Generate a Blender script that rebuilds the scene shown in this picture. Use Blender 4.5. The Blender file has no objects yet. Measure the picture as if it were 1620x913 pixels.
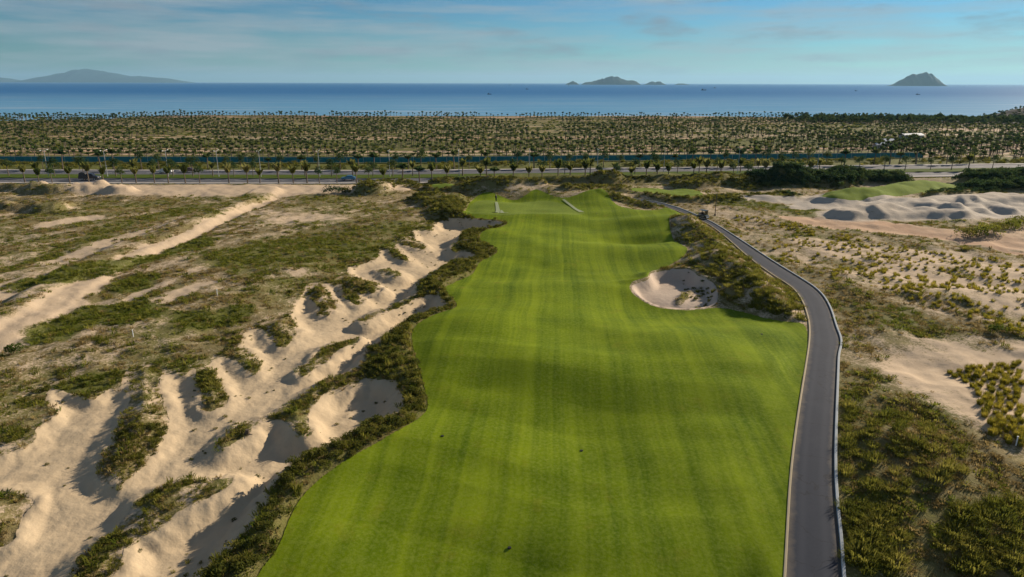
import bpy, bmesh, math, random
import numpy as np
from mathutils import Vector, Matrix

random.seed(7)
RNG = np.random.default_rng(11)
S = bpy.context.scene
COL = S.collection

# ------------------------------------------------------------------ camera
CAM_H, F, CX, CY = 28.0, 1080.0, 810.0, 456.5
PITCH, ROLL = math.radians(16.77), 0.0025
_f = Vector((0, math.cos(PITCH), -math.sin(PITCH)))
_u0 = Vector((0, math.sin(PITCH), math.cos(PITCH)))
_r = (Vector((1, 0, 0)) + ROLL * _u0).normalized()
_u = (_u0 - ROLL * Vector((1, 0, 0))).normalized()
cam = bpy.data.cameras.new('camera')
cam.sensor_width = 36
cam.lens = 36 * F / 1620
cam.clip_start, cam.clip_end = 0.5, 200000
co = bpy.data.objects.new('camera', cam)
COL.objects.link(co)
co.matrix_world = Matrix(((_r.x, _u.x, -_f.x, 0), (_r.y, _u.y, -_f.y, 0), (_r.z, _u.z, -_f.z, CAM_H), (0, 0, 0, 1)))
S.camera = co
S.render.resolution_x, S.render.resolution_y = 1024, 577

# ------------------------------------------------------------------ sky, sun, exposure
SUN_AZ, SUN_EL = math.radians(52), math.radians(21)          # azimuth to the right of the view direction
W = bpy.data.worlds.new('World')
S.world = W
W.use_nodes = True
wn, wl = W.node_tree.nodes, W.node_tree.links
wn.clear()


def nd(nodes, typ, **kw):
    n = nodes.new(typ)
    for k, v in kw.items():
        if k in n.inputs:
            n.inputs[k].default_value = v
        else:
            setattr(n, k, v)
    return n


sky = nd(wn, 'ShaderNodeTexSky', sky_type='NISHITA', sun_disc=False, sun_elevation=SUN_EL, sun_rotation=SUN_AZ,
         altitude=300, air_density=1.0, dust_density=0.05, ozone_density=3.0)
gam = nd(wn, 'ShaderNodeGamma', Gamma=1.35)
tint = nd(wn, 'ShaderNodeMix', data_type='RGBA', blend_type='MULTIPLY')
tint.inputs[0].default_value = 1
tint.inputs[7].default_value = (0.225, 0.395, 0.495, 1)
wl.new(sky.outputs[0], gam.inputs[0])
wl.new(gam.outputs[0], tint.inputs[6])
# thin cloud, the same all round the sky
tc = nd(wn, 'ShaderNodeTexCoord')
mp = nd(wn, 'ShaderNodeMapping')
mp.inputs['Scale'].default_value = (2.6, 2.6, 30)
mp.inputs['Location'].default_value = (1.3, 0.4, 0.0)
cn = nd(wn, 'ShaderNodeTexNoise', Scale=1.6, Detail=7.0, Roughness=0.58)
cr = nd(wn, 'ShaderNodeValToRGB')
cr.color_ramp.elements[0].position, cr.color_ramp.elements[1].position = 0.42, 0.68
cr.color_ramp.elements[0].color = (0, 0, 0, 1)
cr.color_ramp.elements[1].color = (0.75, 0.75, 0.75, 1)
cmix = nd(wn, 'ShaderNodeMix', data_type='RGBA')
cloudc = (4.9, 5.5, 5.9, 1)
cmix.inputs[7].default_value = cloudc
# small grey cumulus low in the sky
mp3 = nd(wn, 'ShaderNodeMapping')
mp3.inputs['Scale'].default_value = (7, 7, 34)
mp3.inputs['Location'].default_value = (0.35, 2.1, 0.2)
cn3 = nd(wn, 'ShaderNodeTexNoise', Scale=1.0, Detail=6.0, Roughness=0.6)
cr3 = nd(wn, 'ShaderNodeValToRGB')
cr3.color_ramp.elements[0].position, cr3.color_ramp.elements[1].position = 0.52, 0.70
cr3.color_ramp.elements[0].color = (0, 0, 0, 1)
cr3.color_ramp.elements[1].color = (0.7, 0.7, 0.7, 1)
cmix3 = nd(wn, 'ShaderNodeMix', data_type='RGBA')
cmix3.inputs[7].default_value = (3.0, 3.6, 4.2, 1)
bg = nd(wn, 'ShaderNodeBackground', Strength=0.05)
wo = nd(wn, 'ShaderNodeOutputWorld')
wl.new(tc.outputs['Generated'], mp.inputs[0])
wl.new(mp.outputs[0], cn.inputs['Vector'])
wl.new(cn.outputs['Fac'], cr.inputs[0])
wl.new(cr.outputs[0], cmix.inputs[0])
wl.new(tint.outputs[2], cmix.inputs[6])
wl.new(tc.outputs['Generated'], mp3.inputs[0])
wl.new(mp3.outputs[0], cn3.inputs['Vector'])
wl.new(cn3.outputs['Fac'], cr3.inputs[0])
wl.new(cr3.outputs[0], cmix3.inputs[0])
wl.new(cmix.outputs[2], cmix3.inputs[6])
wl.new(cmix3.outputs[2], bg.inputs[0])
wl.new(bg.outputs[0], wo.inputs[0])

sun = bpy.data.lights.new('sun', 'SUN')
sun.energy, sun.angle, sun.color = 5.0, math.radians(0.6), (1.0, 0.85, 0.67)
so = bpy.data.objects.new('sun', sun)
COL.objects.link(so)
to_sun = Vector((math.cos(SUN_EL) * math.sin(SUN_AZ), math.cos(SUN_EL) * math.cos(SUN_AZ), math.sin(SUN_EL)))
so.rotation_euler = to_sun.to_track_quat('Z', 'Y').to_euler()
so.location = to_sun * 300

S.view_settings.view_transform = 'Standard'
S.view_settings.look = 'None'
S.view_settings.exposure = 0.58
S.view_settings.gamma = 1.0
S.view_settings.use_curve_mapping = False
S.render.engine = 'CYCLES'
S.cycles.use_denoising = True
S.cycles.max_bounces = 6
S.cycles.volume_bounces = 0


# ------------------------------------------------------------------ helpers: place, noise, distance
NEAR_FALL = 0.0024         # the land falls away towards the viewer


def at(u, v, z=0.0):
    """the point of the place at height z that the photograph shows at (u, v)"""
    d = _r * ((u - CX) / F) - _u * ((v - CY) / F) + _f
    zz = z
    for _ in range(8):
        t = (zz - CAM_H) / d.z
        zz = z - NEAR_FALL * max(62 - d.y * t, 0) ** 2
    return d.x * t, d.y * t


def atn(pts, z=0.0):
    return np.array([at(p[0], p[1], z) for p in pts])


def at_dist(u, v, dist):
    """world point along the sight line at horizontal distance dist"""
    d = _r * ((u - CX) / F) - _u * ((v - CY) / F) + _f
    t = dist / d.y
    return Vector((d.x * t, d.y * t, CAM_H + d.z * t))


def _hash(i, j, seed):
    n = (i.astype(np.int64) * 374761393 + j.astype(np.int64) * 668265263 + seed * 1274126177) & 0x7fffffff
    n = ((n ^ (n >> 13)) * 1274126177) & 0x7fffffff
    return ((n ^ (n >> 16)) & 0xffff) / 65535.0


def vnoise(x, y, seed=0):
    i, j = np.floor(x), np.floor(y)
    fx, fy = x - i, y - j
    fx, fy = fx * fx * fx * (fx * (fx * 6 - 15) + 10), fy * fy * fy * (fy * (fy * 6 - 15) + 10)
    a, b = _hash(i, j, seed), _hash(i + 1, j, seed)
    c, d = _hash(i, j + 1, seed), _hash(i + 1, j + 1, seed)
    return (a * (1 - fx) + b * fx) * (1 - fy) + (c * (1 - fx) + d * fx) * fy


def fbm(x, y, scale, octaves=4, seed=0, gain=0.5):
    s, a, t = 0, 1.0, 0
    for o in range(octaves):
        s = s + a * (vnoise(x / scale * 2 ** o + 17.3 * o, y / scale * 2 ** o - 9.1 * o, seed + o) - 0.5)
        t += a
        a *= gain
    return s / t * 2           # about -1..1


def sstep(a, b, x):
    t = np.clip((x - a) / (b - a), 0, 1)
    return t * t * (3 - 2 * t)


def smooth_poly(P, n=2, closed=True):
    P = np.asarray(P, float)
    for _ in range(n):
        Q = np.roll(P, -1, 0) if closed else P[1:]
        A = P if closed else P[:-1]
        R = np.empty((len(A) * 2, 2))
        R[0::2] = A * 0.75 + Q * 0.25
        R[1::2] = A * 0.25 + Q * 0.75
        if not closed:
            R = np.vstack([P[:1], R, P[-1:]])
        P = R
    return P


def seg_dist(x, y, P, closed=True, nearest=False, width=None):
    """distance to a polyline; with width (per point) returns distance minus local width"""
    best = np.full(x.shape, 1e9)
    wloc = np.zeros(x.shape)
    nx, ny = np.zeros(x.shape), np.zeros(x.shape)
    n = len(P)
    for k in range(n if closed else n - 1):
        a, b = P[k], P[(k + 1) % n]
        dx, dy = b - a
        L = dx * dx + dy * dy + 1e-12
        t = np.clip(((x - a[0]) * dx + (y - a[1]) * dy) / L, 0, 1)
        qx, qy = a[0] + t * dx, a[1] + t * dy
        d = np.hypot(x - qx, y - qy)
        m = d < best
        best = np.where(m, d, best)
        if nearest:
            nx, ny = np.where(m, qx, nx), np.where(m, qy, ny)
        if width is not None:
            wloc = np.where(m, width[k] * (1 - t) + width[(k + 1) % n] * t, wloc)
    if nearest:
        return best, nx, ny
    if width is not None:
        return best, wloc
    return best


def inside(x, y, P):
    c = np.zeros(x.shape, bool)
    n = len(P)
    for k in range(n):
        x1, y1 = P[k]
        x2, y2 = P[(k + 1) % n]
        if y1 == y2:
            continue
        m = ((y1 > y) != (y2 > y)) & (x < (x2 - x1) * (y - y1) / (y2 - y1) + x1)
        c ^= m
    return c


def sdf(x, y, P, pad=14.0):
    """signed distance to a closed polygon, negative inside; far points just get a large value"""
    out = np.full(x.shape, 60.0)
    lo, hi = P.min(0) - pad, P.max(0) + pad
    m = (x > lo[0]) & (x < hi[0]) & (y > lo[1]) & (y < hi[1])
    xs, ys = x[m], y[m]
    d = seg_dist(xs, ys, P)
    d[inside(xs, ys, P)] *= -1
    out[m] = d
    return out


def stroke(x, y, pts, w, soft=1.0, smooth=2):
    """1 within w metres of the line through the pixel points, fading out over soft*w"""
    ps = [(p[0], p[1]) for p in pts]
    P = smooth_poly(atn(ps), smooth, closed=False) if len(pts) > 2 else atn(ps)
    ww = np.interp(np.linspace(0, 1, len(P)), np.linspace(0, 1, len(w)), w) if np.ndim(w) else np.full(len(P), w)
    out = np.zeros(x.shape)
    pad = ww.max() * (1 + soft) + 0.5
    lo, hi = P.min(0) - pad, P.max(0) + pad
    m = (x > lo[0]) & (x < hi[0]) & (y > lo[1]) & (y < hi[1])
    if m.any():
        d, wl_ = seg_dist(x[m], y[m], P, closed=False, width=ww)
        out[m] = 1 - sstep(0, 1, (d - wl_) / (wl_ * soft + 1e-6))
    return out


# ------------------------------------------------------------------ outlines read from the photograph
FAIRWAY = [(380, 990), (408, 913), (428, 890), (443, 868), (450, 850), (457, 828), (470, 799), (499, 766), (540, 739), (562, 726),
           (606, 702), (642, 680), (664, 664), (675, 649), (677, 635), (671, 613), (664, 590), (659, 574), (652, 550), (651, 534),
           (657, 523), (668, 515), (691, 504), (724, 493), (722, 483), (708, 469), (702, 459), (708, 452), (736, 439), (750, 431),
           (754, 420), (764, 413), (788, 402), (785, 395), (764, 385), (757, 379), (762, 371), (771, 366), (790, 364), (806, 357),
           (796, 353), (770, 351), (750, 350), (731, 346), (730, 340), (738, 329), (743, 320), (750, 312), (771, 308), (792, 311), (817, 313),
           (834, 310), (846, 306), (858, 308), (873, 313), (890, 318), (911, 318), (925, 315), (946, 313), (962, 318), (980, 330),
           (1006, 335), (1037, 337), (1060, 333), (1078, 340), (1093, 347), (1075, 350), (1056, 353), (1063, 371), (1078, 388), (1090, 399), (1078, 410),
           (1060, 416), (1040, 428), (1026, 434), (1026, 444), (1010, 447), (998, 449), (995, 456), (1001, 464), (1019, 473), (1042, 480),
           (1080, 483), (1110, 483), (1138, 482), (1153, 485), (1178, 490), (1208, 499), (1233, 503), (1258, 508), (1277, 515), (1278, 546),
           (1272, 585), (1264, 635), (1255, 697), (1248, 762), (1244, 835), (1240, 913), (1237, 990)]
PATH_L = [(1235, 1040), (1243, 913), (1247, 835), (1251, 762), (1258, 697), (1267, 635), (1275, 585), (1281, 546), (1282, 522), (1280, 504), (1271, 476),
          (1255, 455), (1227, 438), (1185, 408), (1150, 376), (1122, 355), (1101, 346), (1080, 337), (1055, 328), (1035, 323), (1000, 317)]
PATH_R = [(1340, 1040), (1332, 913), (1328, 853), (1322, 799), (1319, 744), (1320, 689), (1322, 635), (1324, 590), (1325, 562), (1330, 546), (1328, 533), (1322, 519), (1313, 487),
          (1297, 462), (1266, 441), (1220, 413), (1168, 378), (1126, 352), (1106, 343), (1083, 333), (1058, 325), (1037, 320), (1002, 315)]
SAND = [(-260, 830), (-120, 760), (0, 722), (33, 712), (55, 693), (51, 675), (73, 667), (95, 653), (66, 631), (76, 614), (95, 613), (120, 625),
        (146, 636), (171, 613), (186, 614), (204, 602), (210, 588), (255, 592), (292, 590), (310, 585), (326, 583), (336, 567), (364, 560),
        (378, 550), (385, 522), (417, 518), (445, 520), (459, 497), (470, 473), (487, 459), (501, 448), (540, 452), (552, 440), (547, 424), (568, 418),
        (600, 410), (600, 396), (615, 392), (621, 382), (645, 384), (660, 378), (650, 368), (656, 364), (680, 367), (690, 352), (712, 349),
        (731, 349), (760, 351), (785, 353), (803, 357), (778, 363), (756, 366), (740, 367), (729, 371), (727, 378), (720, 386), (716, 393),
        (720, 399), (740, 397), (756, 404), (757, 410), (740, 414), (716, 415), (698, 422), (682, 436), (668, 448), (656, 459), (672, 463), (690, 463),
        (699, 468), (703, 480), (714, 489), (690, 498), (663, 506), (628, 525), (596, 547), (582, 558), (572, 575), (556, 590), (587, 598),
        (629, 605), (637, 617), (639, 648), (608, 661), (574, 686), (538, 706), (481, 727), (465, 746), (435, 775), (417, 811), (395, 844),
        (370, 880), (332, 911), (280, 965), (-260, 1040)]
HOLES = [
    [(204, 580), (207, 635), (190, 660), (179, 689), (164, 718), (153, 757), (175, 764), (197, 757), (230, 726), (248, 700), (268, 667), (257, 635), (250, 602), (258, 584)],
    [(308, 586), (318, 620), (313, 646), (335, 650), (364, 631), (346, 605), (330, 582)],
    [(0, 773), (29, 780), (55, 791), (35, 813), (25, 842), (15, 861), (-40, 862), (-70, 810), (-40, 780)],
    [(338, 564), (364, 566), (385, 583), (405, 591), (413, 581), (403, 564), (380, 548)],
    [(415, 516), (427, 536), (441, 551), (459, 546), (473, 522), (460, 500), (440, 505)],
    [(485, 458), (504, 485), (512, 500), (536, 488), (522, 466), (503, 446)],
    [(540, 430), (561, 438), (586, 445), (611, 460), (586, 464), (557, 461), (577, 477), (563, 482), (549, 466), (540, 452)],
    [(600, 394), (612, 398), (648, 416), (646, 406), (624, 397), (624, 384), (645, 390), (675, 395), (667, 383), (640, 372), (615, 384)],
    [(592, 428), (606, 423), (628, 426), (639, 434), (630, 439), (606, 436)],
    [(565, 509), (586, 494), (621, 483), (642, 474), (672, 462), (698, 458), (698, 464), (664, 470), (640, 482), (610, 492), (585, 506)],
    [(572, 580), (540, 594), (507, 602), (474, 627), (437, 649), (383, 667), (357, 686), (339, 701), (351, 708), (386, 687), (410, 668), (441, 655), (461, 671), (470, 690),
     (492, 682), (483, 653), (511, 621), (540, 611), (580, 600)],
    [(470, 592), (488, 572), (505, 553), (540, 540), (570, 533), (566, 541), (530, 556), (524, 567), (500, 580), (480, 594)],
    [(110, 940), (126, 881), (164, 850), (193, 821), (208, 795), (237, 777), (277, 759), (321, 758), (380, 749), (365, 773), (306, 792), (251, 831), (204, 850), (190, 883), (160, 945)],
]
BUNKER = [(1027, 434), (1028, 446), (1012, 449), (1000, 451), (998, 456), (1003, 463), (1019, 472), (1042, 479), (1080, 482), (1104, 482), (1134, 480),
          (1137, 466), (1132, 450), (1119, 447), (1103, 443), (1094, 432), (1077, 429), (1059, 429), (1044, 431)]
BUNKER_HOLE = [(1066, 470), (1076, 458), (1092, 448), (1106, 450), (1090, 462), (1078, 472)]
ROUGH_R = [(1075, 352), (1096, 349), (1122, 358), (1150, 378), (1185, 411), (1227, 441), (1253, 458), (1268, 478), (1277, 505), (1277, 512), (1240, 502), (1208, 497),
           (1178, 488), (1150, 482), (1140, 466), (1134, 446), (1106, 440), (1098, 428), (1080, 426), (1060, 424), (1082, 410), (1094, 399), (1080, 386), (1066, 370), (1058, 354)]
FAIR2 = [(1292, 303), (1330, 297), (1370, 291), (1402, 285), (1430, 281), (1480, 281), (1532, 284), (1512, 290), (1465, 296), (1400, 303), (1350, 308), (1310, 307)]
GREEN2 = [(983, 299), (1040, 298), (1098, 299), (1120, 310), (1082, 313), (1022, 308)]
GREEN1 = [(737, 344), (738, 333), (749, 320), (766, 314), (800, 319), (850, 315), (884, 322), (906, 329), (932, 340), (900, 346), (850, 348), (795, 349), (755, 348)]
TEE = [(678, 300), (700, 295), (742, 294), (730, 301), (694, 304)]


def road_y(x):
    return 201.0 + 0.11 * (np.logaddexp(0, (x + 45) / 14.0) * 14.0)


# ------------------------------------------------------------------ terrain grid (fan of cells, finer near the viewer)
NR, NA, R0, R1, A1 = 560, 660, 21.0, 640.0, math.radians(52)
rr = R0 * (R1 / R0) ** (np.arange(NR) / (NR - 1))
aa = np.linspace(-A1, A1, NA)
GX = rr[:, None] * np.sin(aa)[None, :]
GY = rr[:, None] * np.cos(aa)[None, :]


def wpoly(pts, n=2):
    return smooth_poly(atn(pts), n)


P_FAIR, P_SAND, P_BUNK, P_ROUGH = wpoly(FAIRWAY), wpoly(SAND), wpoly(BUNKER), wpoly(ROUGH_R)
P_HOLES = [wpoly(h) for h in HOLES]
P_BH = wpoly(BUNKER_HOLE)
P_PATH = np.vstack([smooth_poly(atn(PATH_L), 2, False), smooth_poly(atn(PATH_R), 2, False)[::-1]])

wob = fbm(GX, GY, 2.2, 3, 5) * 0.45 + fbm(GX, GY, .7, 2, 6) * .22
sd_fair = sdf(GX, GY, P_FAIR, 30)
sd_sand0 = sdf(GX, GY, P_SAND, 30)
sd_hole = np.full(GX.shape, 60.0)
for P in P_HOLES:
    sd_hole = np.minimum(sd_hole, sdf(GX, GY, P, 10))
sd_sand = np.maximum(sd_sand0 + wob, -(sd_hole + wob * 0.8))
sd_sand = np.maximum(sd_sand, -(sd_fair - 0.5))
sd_bunk = np.maximum(sdf(GX, GY, P_BUNK), -(sdf(GX, GY, P_BH) + wob * 0.4))
sd_rough = sdf(GX, GY, P_ROUGH)
sd_path = sdf(GX, GY, P_PATH, 25)
sd_fair2, sd_green2, sd_tee = (sdf(GX, GY, smooth_poly(atn(p, zq), 2)) for p, zq in ((FAIR2, 2.2), (GREEN2, .6), (TEE, .3)))
left = sstep(3, -3, GX - np.interp(GY, [20, 34, 50, 60, 80, 100, 140, 170, 200], [-12, -13.5, -12, -8, -9, -5, -6, -8, -60]))   # left of the fairway
flat = sstep(196, 186, GY - 0.11 * np.maximum(GX + 45, 0)) * 1.0        # 1 on the course, 0 from the boulevard outwards

STRK = lambda pts, w, soft=1.0: stroke(GX, GY, pts, w, soft)

H = np.zeros(GX.shape)
# the fairway falls towards the viewer, with long swells
H -= NEAR_FALL * np.clip(62 - GY, 0, None) ** 2
H += 1.5 * fbm(GX * .8, GY, 17, 3, 21, .38) * sstep(-3, 6, -sd_fair + 3)


def bump(u, v, rx, ry, h, rot=0.0):
    global H
    x0, y0 = at(u, v)
    c, s = math.cos(rot), math.sin(rot)
    dx, dy = GX - x0, GY - y0
    a, b = (dx * c + dy * s) / rx, (-dx * s + dy * c) / ry
    H = H + h * np.exp(-(a * a + b * b))


ph = GY + 2.2 * np.sin(GX / 8.0) + 1.5 * fbm(GX, GY, 16, 2, 23) + 0.12 * GX
H += np.interp(ph, [20, 38, 44, 47.5, 51, 54, 58, 63, 67, 73, 80, 90, 98, 106, 112, 120, 400], [-.9, -.4, .35, .42, .15, 0, .3, 1.05, 1.25, .75, .15, 0, .3, .45, .15, 0, 0]) * sstep(-3, 6, -sd_fair + 3)
bump(1080, 700, 10, 4.0, 0.45, 0.15)
bump(1110, 600, 9, 4.5, -0.5, 0.1)
bump(1130, 530, 13, 5, 0.5, -0.1)
bump(760, 560, 8, 6, -0.35)
bump(720, 690, 7, 5, 0.25)
bump(860, 800, 10, 4, -0.3)
bump(960, 450, 10, 7, 0.4)
bump(1015, 376, 8, 3.2, -1.3, 0.15)
bump(1045, 356, 9, 4, 1.2, 0.1)
bump(990, 352, 16, 4, 0.6, 0.1)
bump(1030, 400, 10, 5, 0.7, 0.1)
bump(840, 347, 12, 4, 0.8)
bump(760, 345, 6, 3, 0.7)
bump(848, 304, 13, 7, 2.0)
bump(770, 304, 7, 5, 1.6)
bump(950, 314, 11, 6, 1.3)
bump(812, 314, 4, 5, -1.0)
bump(900, 326, 6, 6, -0.4)
ca, sa = math.cos(math.radians(52)), math.sin(math.radians(52))
LU, LV = GX * ca + GY * sa, -GX * sa + GY * ca
# sand floor below the turf, with a steep bank; the dune shelf on the left is higher
wall = 1.8 + 0.6 * sstep(13, 5, sd_fair) + .5 * fbm(GX, GY, 4, 2, 33)
depth = sstep(0, 1, -sd_sand / wall)
turf_side = sstep(13, 5, sd_fair)
H -= depth * (0.42 + 0.8 * turf_side)
H -= sstep(0, 14, -sd_sand0) * 0.35
H += sstep(.3, -.6, sd_sand) * (0.35 * fbm(GX, GY, 7, 3, 35) + .15 * fbm(LU * .5, LV, 1.3, 3, 37)) + .16 * np.exp(-((sd_sand - .2) / 1.0) ** 2) * fbm(GX, GY, 1.0, 3, 39) * left
shelf = left * sstep(-1.0, 9, sd_sand0) * sstep(0.5, 3, sd_fair) * flat
H += shelf * 0.8
knoll = sstep(0.2, -2.2, sd_hole) * left
H += knoll * (0.42 + 0.5 * fbm(GX, GY, 4, 3, 31)) * (1 - .5 * turf_side)
strip = left * sstep(0.0, 0.8, sd_fair) * sstep(-0.4, 0.8, sd_sand) * sstep(6, 2.5, sd_fair)
H += strip * 0.45
# left hill: old tracks, banks, hummocks running up to the right
hill = left * sstep(0, 5, sd_sand0) * sstep(2, 5, sd_fair) * flat
H += hill * (0.75 * fbm(LU * 0.35, LV, 9, 4, 41) + 0.22 * fbm(GX, GY, 2.2, 3, 43))
BANK = [(0, 548), (40, 533), (80, 505), (110, 484), (140, 462), (180, 435), (230, 406), (270, 391), (310, 374), (345, 355), (400, 333), (440, 316)]
H += hill * 0.9 * stroke(GX, GY, [(u - 14, v - 8) for u, v in BANK], [2.6, 2.6, 2.0], 1.2)
H -= hill * 0.5 * STRK(BANK, [1.5, 1.5, 1.2], 1.2)
for pts, h, w in (([(-60, 308), (0, 306), (40, 305), (80, 309), (120, 308), (165, 307), (192, 308)], 2.2, 2.2),
                  ([(0, 333), (30, 336), (55, 334), (78, 338), (98, 331)], 1.5, 1.6),
                  ([(-40, 322), (60, 325), (120, 322), (160, 320)], -0.9, 2.5), ([(0, 350), (40, 352), (80, 346)], -0.7, 2.2)):
    H += h * STRK(pts, w, 1.1) * (0.75 + 0.5 * fbm(GX, GY, 3, 3, 47))
# rough mound between fairway and path, bunker hollow
H += sstep(0, -6, sd_rough) * 1.7 + sstep(0.3, -1.2, sd_rough) * (0.45 + 0.3 * fbm(GX, GY, 3, 3, 51))
sd_bunk0 = sdf(GX, GY, P_BUNK)
H -= sstep(0.0, -1.6, sd_bunk0) * 1.15
H += .45 * sstep(.6, -.9, sdf(GX, GY, P_BH))
H += 0.8 * np.exp(-(np.maximum(sd_bunk0, 0) / 2.2) ** 2) * sstep(-.9, .5, sd_bunk0) * sstep(0, 2.5, GY - at(1040, 452)[1])
# right of the path: low hummocks
rgt = sstep(0.8, 5, sd_path) * sstep(-1, 2, GX - np.interp(GY, [20, 36, 50, 62, 78, 95, 110, 140, 165, 200], [14, 18.5, 22, 27, 37, 44, 44, 38, 30, 34])) * flat
H += rgt * (0.55 * fbm(GX, GY, 11, 3, 61) + 0.30 * fbm(GX, GY, 3.0, 3, 63))
for u, v, hh, rx, ry in ((1440, 755, .5, 5, 3), (1400, 700, .35, 3, 2.5), (1450, 700, .35, 4, 2.5), (1560, 850, .45, 4, 3), (1500, 470, .8, 14, 4)):
    bump(u, v, rx, ry, hh)
# white dunes far right
DUNES = [([(1340, 341), (1390, 332), (1420, 326), (1460, 329), (1500, 334)], 1.5, 2.4), ([(1480, 323), (1540, 318), (1600, 316), (1680, 318)], 1.3, 2.6),
         ([(1310, 318), (1340, 314), (1380, 317)], .9, 2.6), ([(1400, 341), (1450, 339), (1510, 341)], 1.0, 2.0), ([(1560, 326), (1590, 333)], 1.2, 1.6), ([(1530, 324), (1545, 334)], 1.0, 1.4)]
dunew = np.zeros(GX.shape)
for pts, h, w in DUNES:
    H += h * STRK(pts, w, 1.3) * (0.85 + 0.3 * fbm(GX * .5, GY, 6, 3, 67)) * flat
    dunew = np.maximum(dunew, .8 * STRK(pts, w * 2.0, .8))
H += dunew * flat * (.30 * fbm(GX, GY * .3, 1.8, 3, 69) + .7 * (.4 - np.abs(fbm(GX * .35, GY, 5, 3, 70))))
# vegetated mounds behind the green
MOUNDS = [([(585, 309), (605, 302), (628, 297), (645, 300)], 2.3, 2.6), ([(690, 302), (725, 306), (757, 302)], 1.5, 2.2), ([(675, 318), (700, 332), (712, 343)], 1.2, 2.4), ([(700, 293), (760, 288), (830, 285), (900, 286), (960, 290)], 1.9, 2.6),
          ([(960, 291), (1030, 284), (1070, 284), (1130, 289)], 1.9, 3.0), ([(788, 304), (820, 301), (846, 300)], 1.6, 2.0), ([(905, 306), (945, 299), (985, 301), (1020, 308), (1060, 317)], .8, 1.9),
          ([(960, 316), (1000, 322), (1040, 328)], .5, 1.5), ([(1090, 295), (1150, 291), (1210, 289), (1270, 293)], 2.0, 3.2), ([(1100, 318), (1160, 316), (1240, 312)], 0.9, 2.6), ([(1318, 294), (1345, 289), (1385, 288), (1412, 291)], 2.4, 2.6),
          ([(1470, 309), (1500, 306), (1540, 302), (1580, 299), (1680, 296)], 1.2, 2.6), ([(1550, 292), (1600, 288), (1680, 286)], 2.8, 3.2), ([(1180, 296), (1290, 290)], 1.2, 2.4), ([(1240, 290), (1300, 288), (1340, 288)], 1.5, 2.2)]
mound = np.zeros(GX.shape)
for pts, h, w in MOUNDS:
    k = STRK(pts, w, 1.25)
    k = k * sstep(-1, 3, sd_fair2) * sstep(-1, 2, sd_green2)
    H += h * k * (0.85 + 0.3 * fbm(GX, GY, 5, 3, 71))
    mound = np.maximum(mound, k)
H += 0.6 * sstep(2.5, -1, sd_green2)
H += 2.4 * sstep(3, -7, sd_fair2) * (0.85 + 0.25 * fbm(GX, GY, 14, 2, 73))
# path runs on a smoothed bed
near_path = sstep(3.2, 0.6, sd_path)
bed = -NEAR_FALL * np.clip(62 - GY, 0, None) ** 2 + 0.12 * fbm(GX, GY, 30, 2, 81)
H = H * (1 - near_path) + bed * near_path
# flat land from the boulevard to the shore, low dune at the beach, then down to the water
shore = 588 + 14 * fbm(GX, GX * 0 + 3, 120, 3, 91) - 0.06 * np.maximum(GX - 150, 0)
H += (1 - flat) * (0.5 * fbm(GX, GY, 40, 3, 95)) * sstep(262, 300, GY)
H += 2.0 * np.exp(-((GY - shore + 16) / 12) ** 2)
H -= 7.5 * sstep(shore - 4, shore + 26, GY)
LOW = sstep(-0.35, -1.2, sd_fair) + sstep(-0.35, -1.0, sd_path) + sstep(-0.3, -1.0, sd_bunk) + sstep(-0.3, -1, sd_fair2) + sstep(-0.3, -1, sd_green2) + sstep(-.3, -1, sd_tee) + sstep(-0.4, -1.2, sd_sand)
HG = H - 0.22 * np.clip(LOW, 0, 1)


def smp(fld, x, y):
    """bilinear reading of a grid field at world points"""
    r = np.hypot(x, y)
    i = np.clip(np.log(np.maximum(r, R0) / R0) / math.log(R1 / R0) * (NR - 1), 0, NR - 1.001)
    j = np.clip((np.arctan2(x, y) + A1) / (2 * A1) * (NA - 1), 0, NA - 1.001)
    i0, j0 = np.floor(i).astype(int), np.floor(j).astype(int)
    fi, fj = i - i0, j - j0
    return (fld[i0, j0] * (1 - fi) + fld[i0 + 1, j0] * fi) * (1 - fj) + (fld[i0, j0 + 1] * (1 - fi) + fld[i0 + 1, j0 + 1] * fi) * fj


def hz(x, y):
    return float(smp(H, np.array([x], float), np.array([y], float))[0])


def on(u, v):
    """ground point (x, y, z) seen at pixel (u, v), following the relief"""
    z = 0.0
    for _ in range(6):
        x, y = at(u, v, z)
        z = 0.5 * z + 0.5 * (hz(x, y) + NEAR_FALL * max(62 - y, 0) ** 2)
    x, y = at(u, v, z)
    return x, y, hz(x, y)


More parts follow.
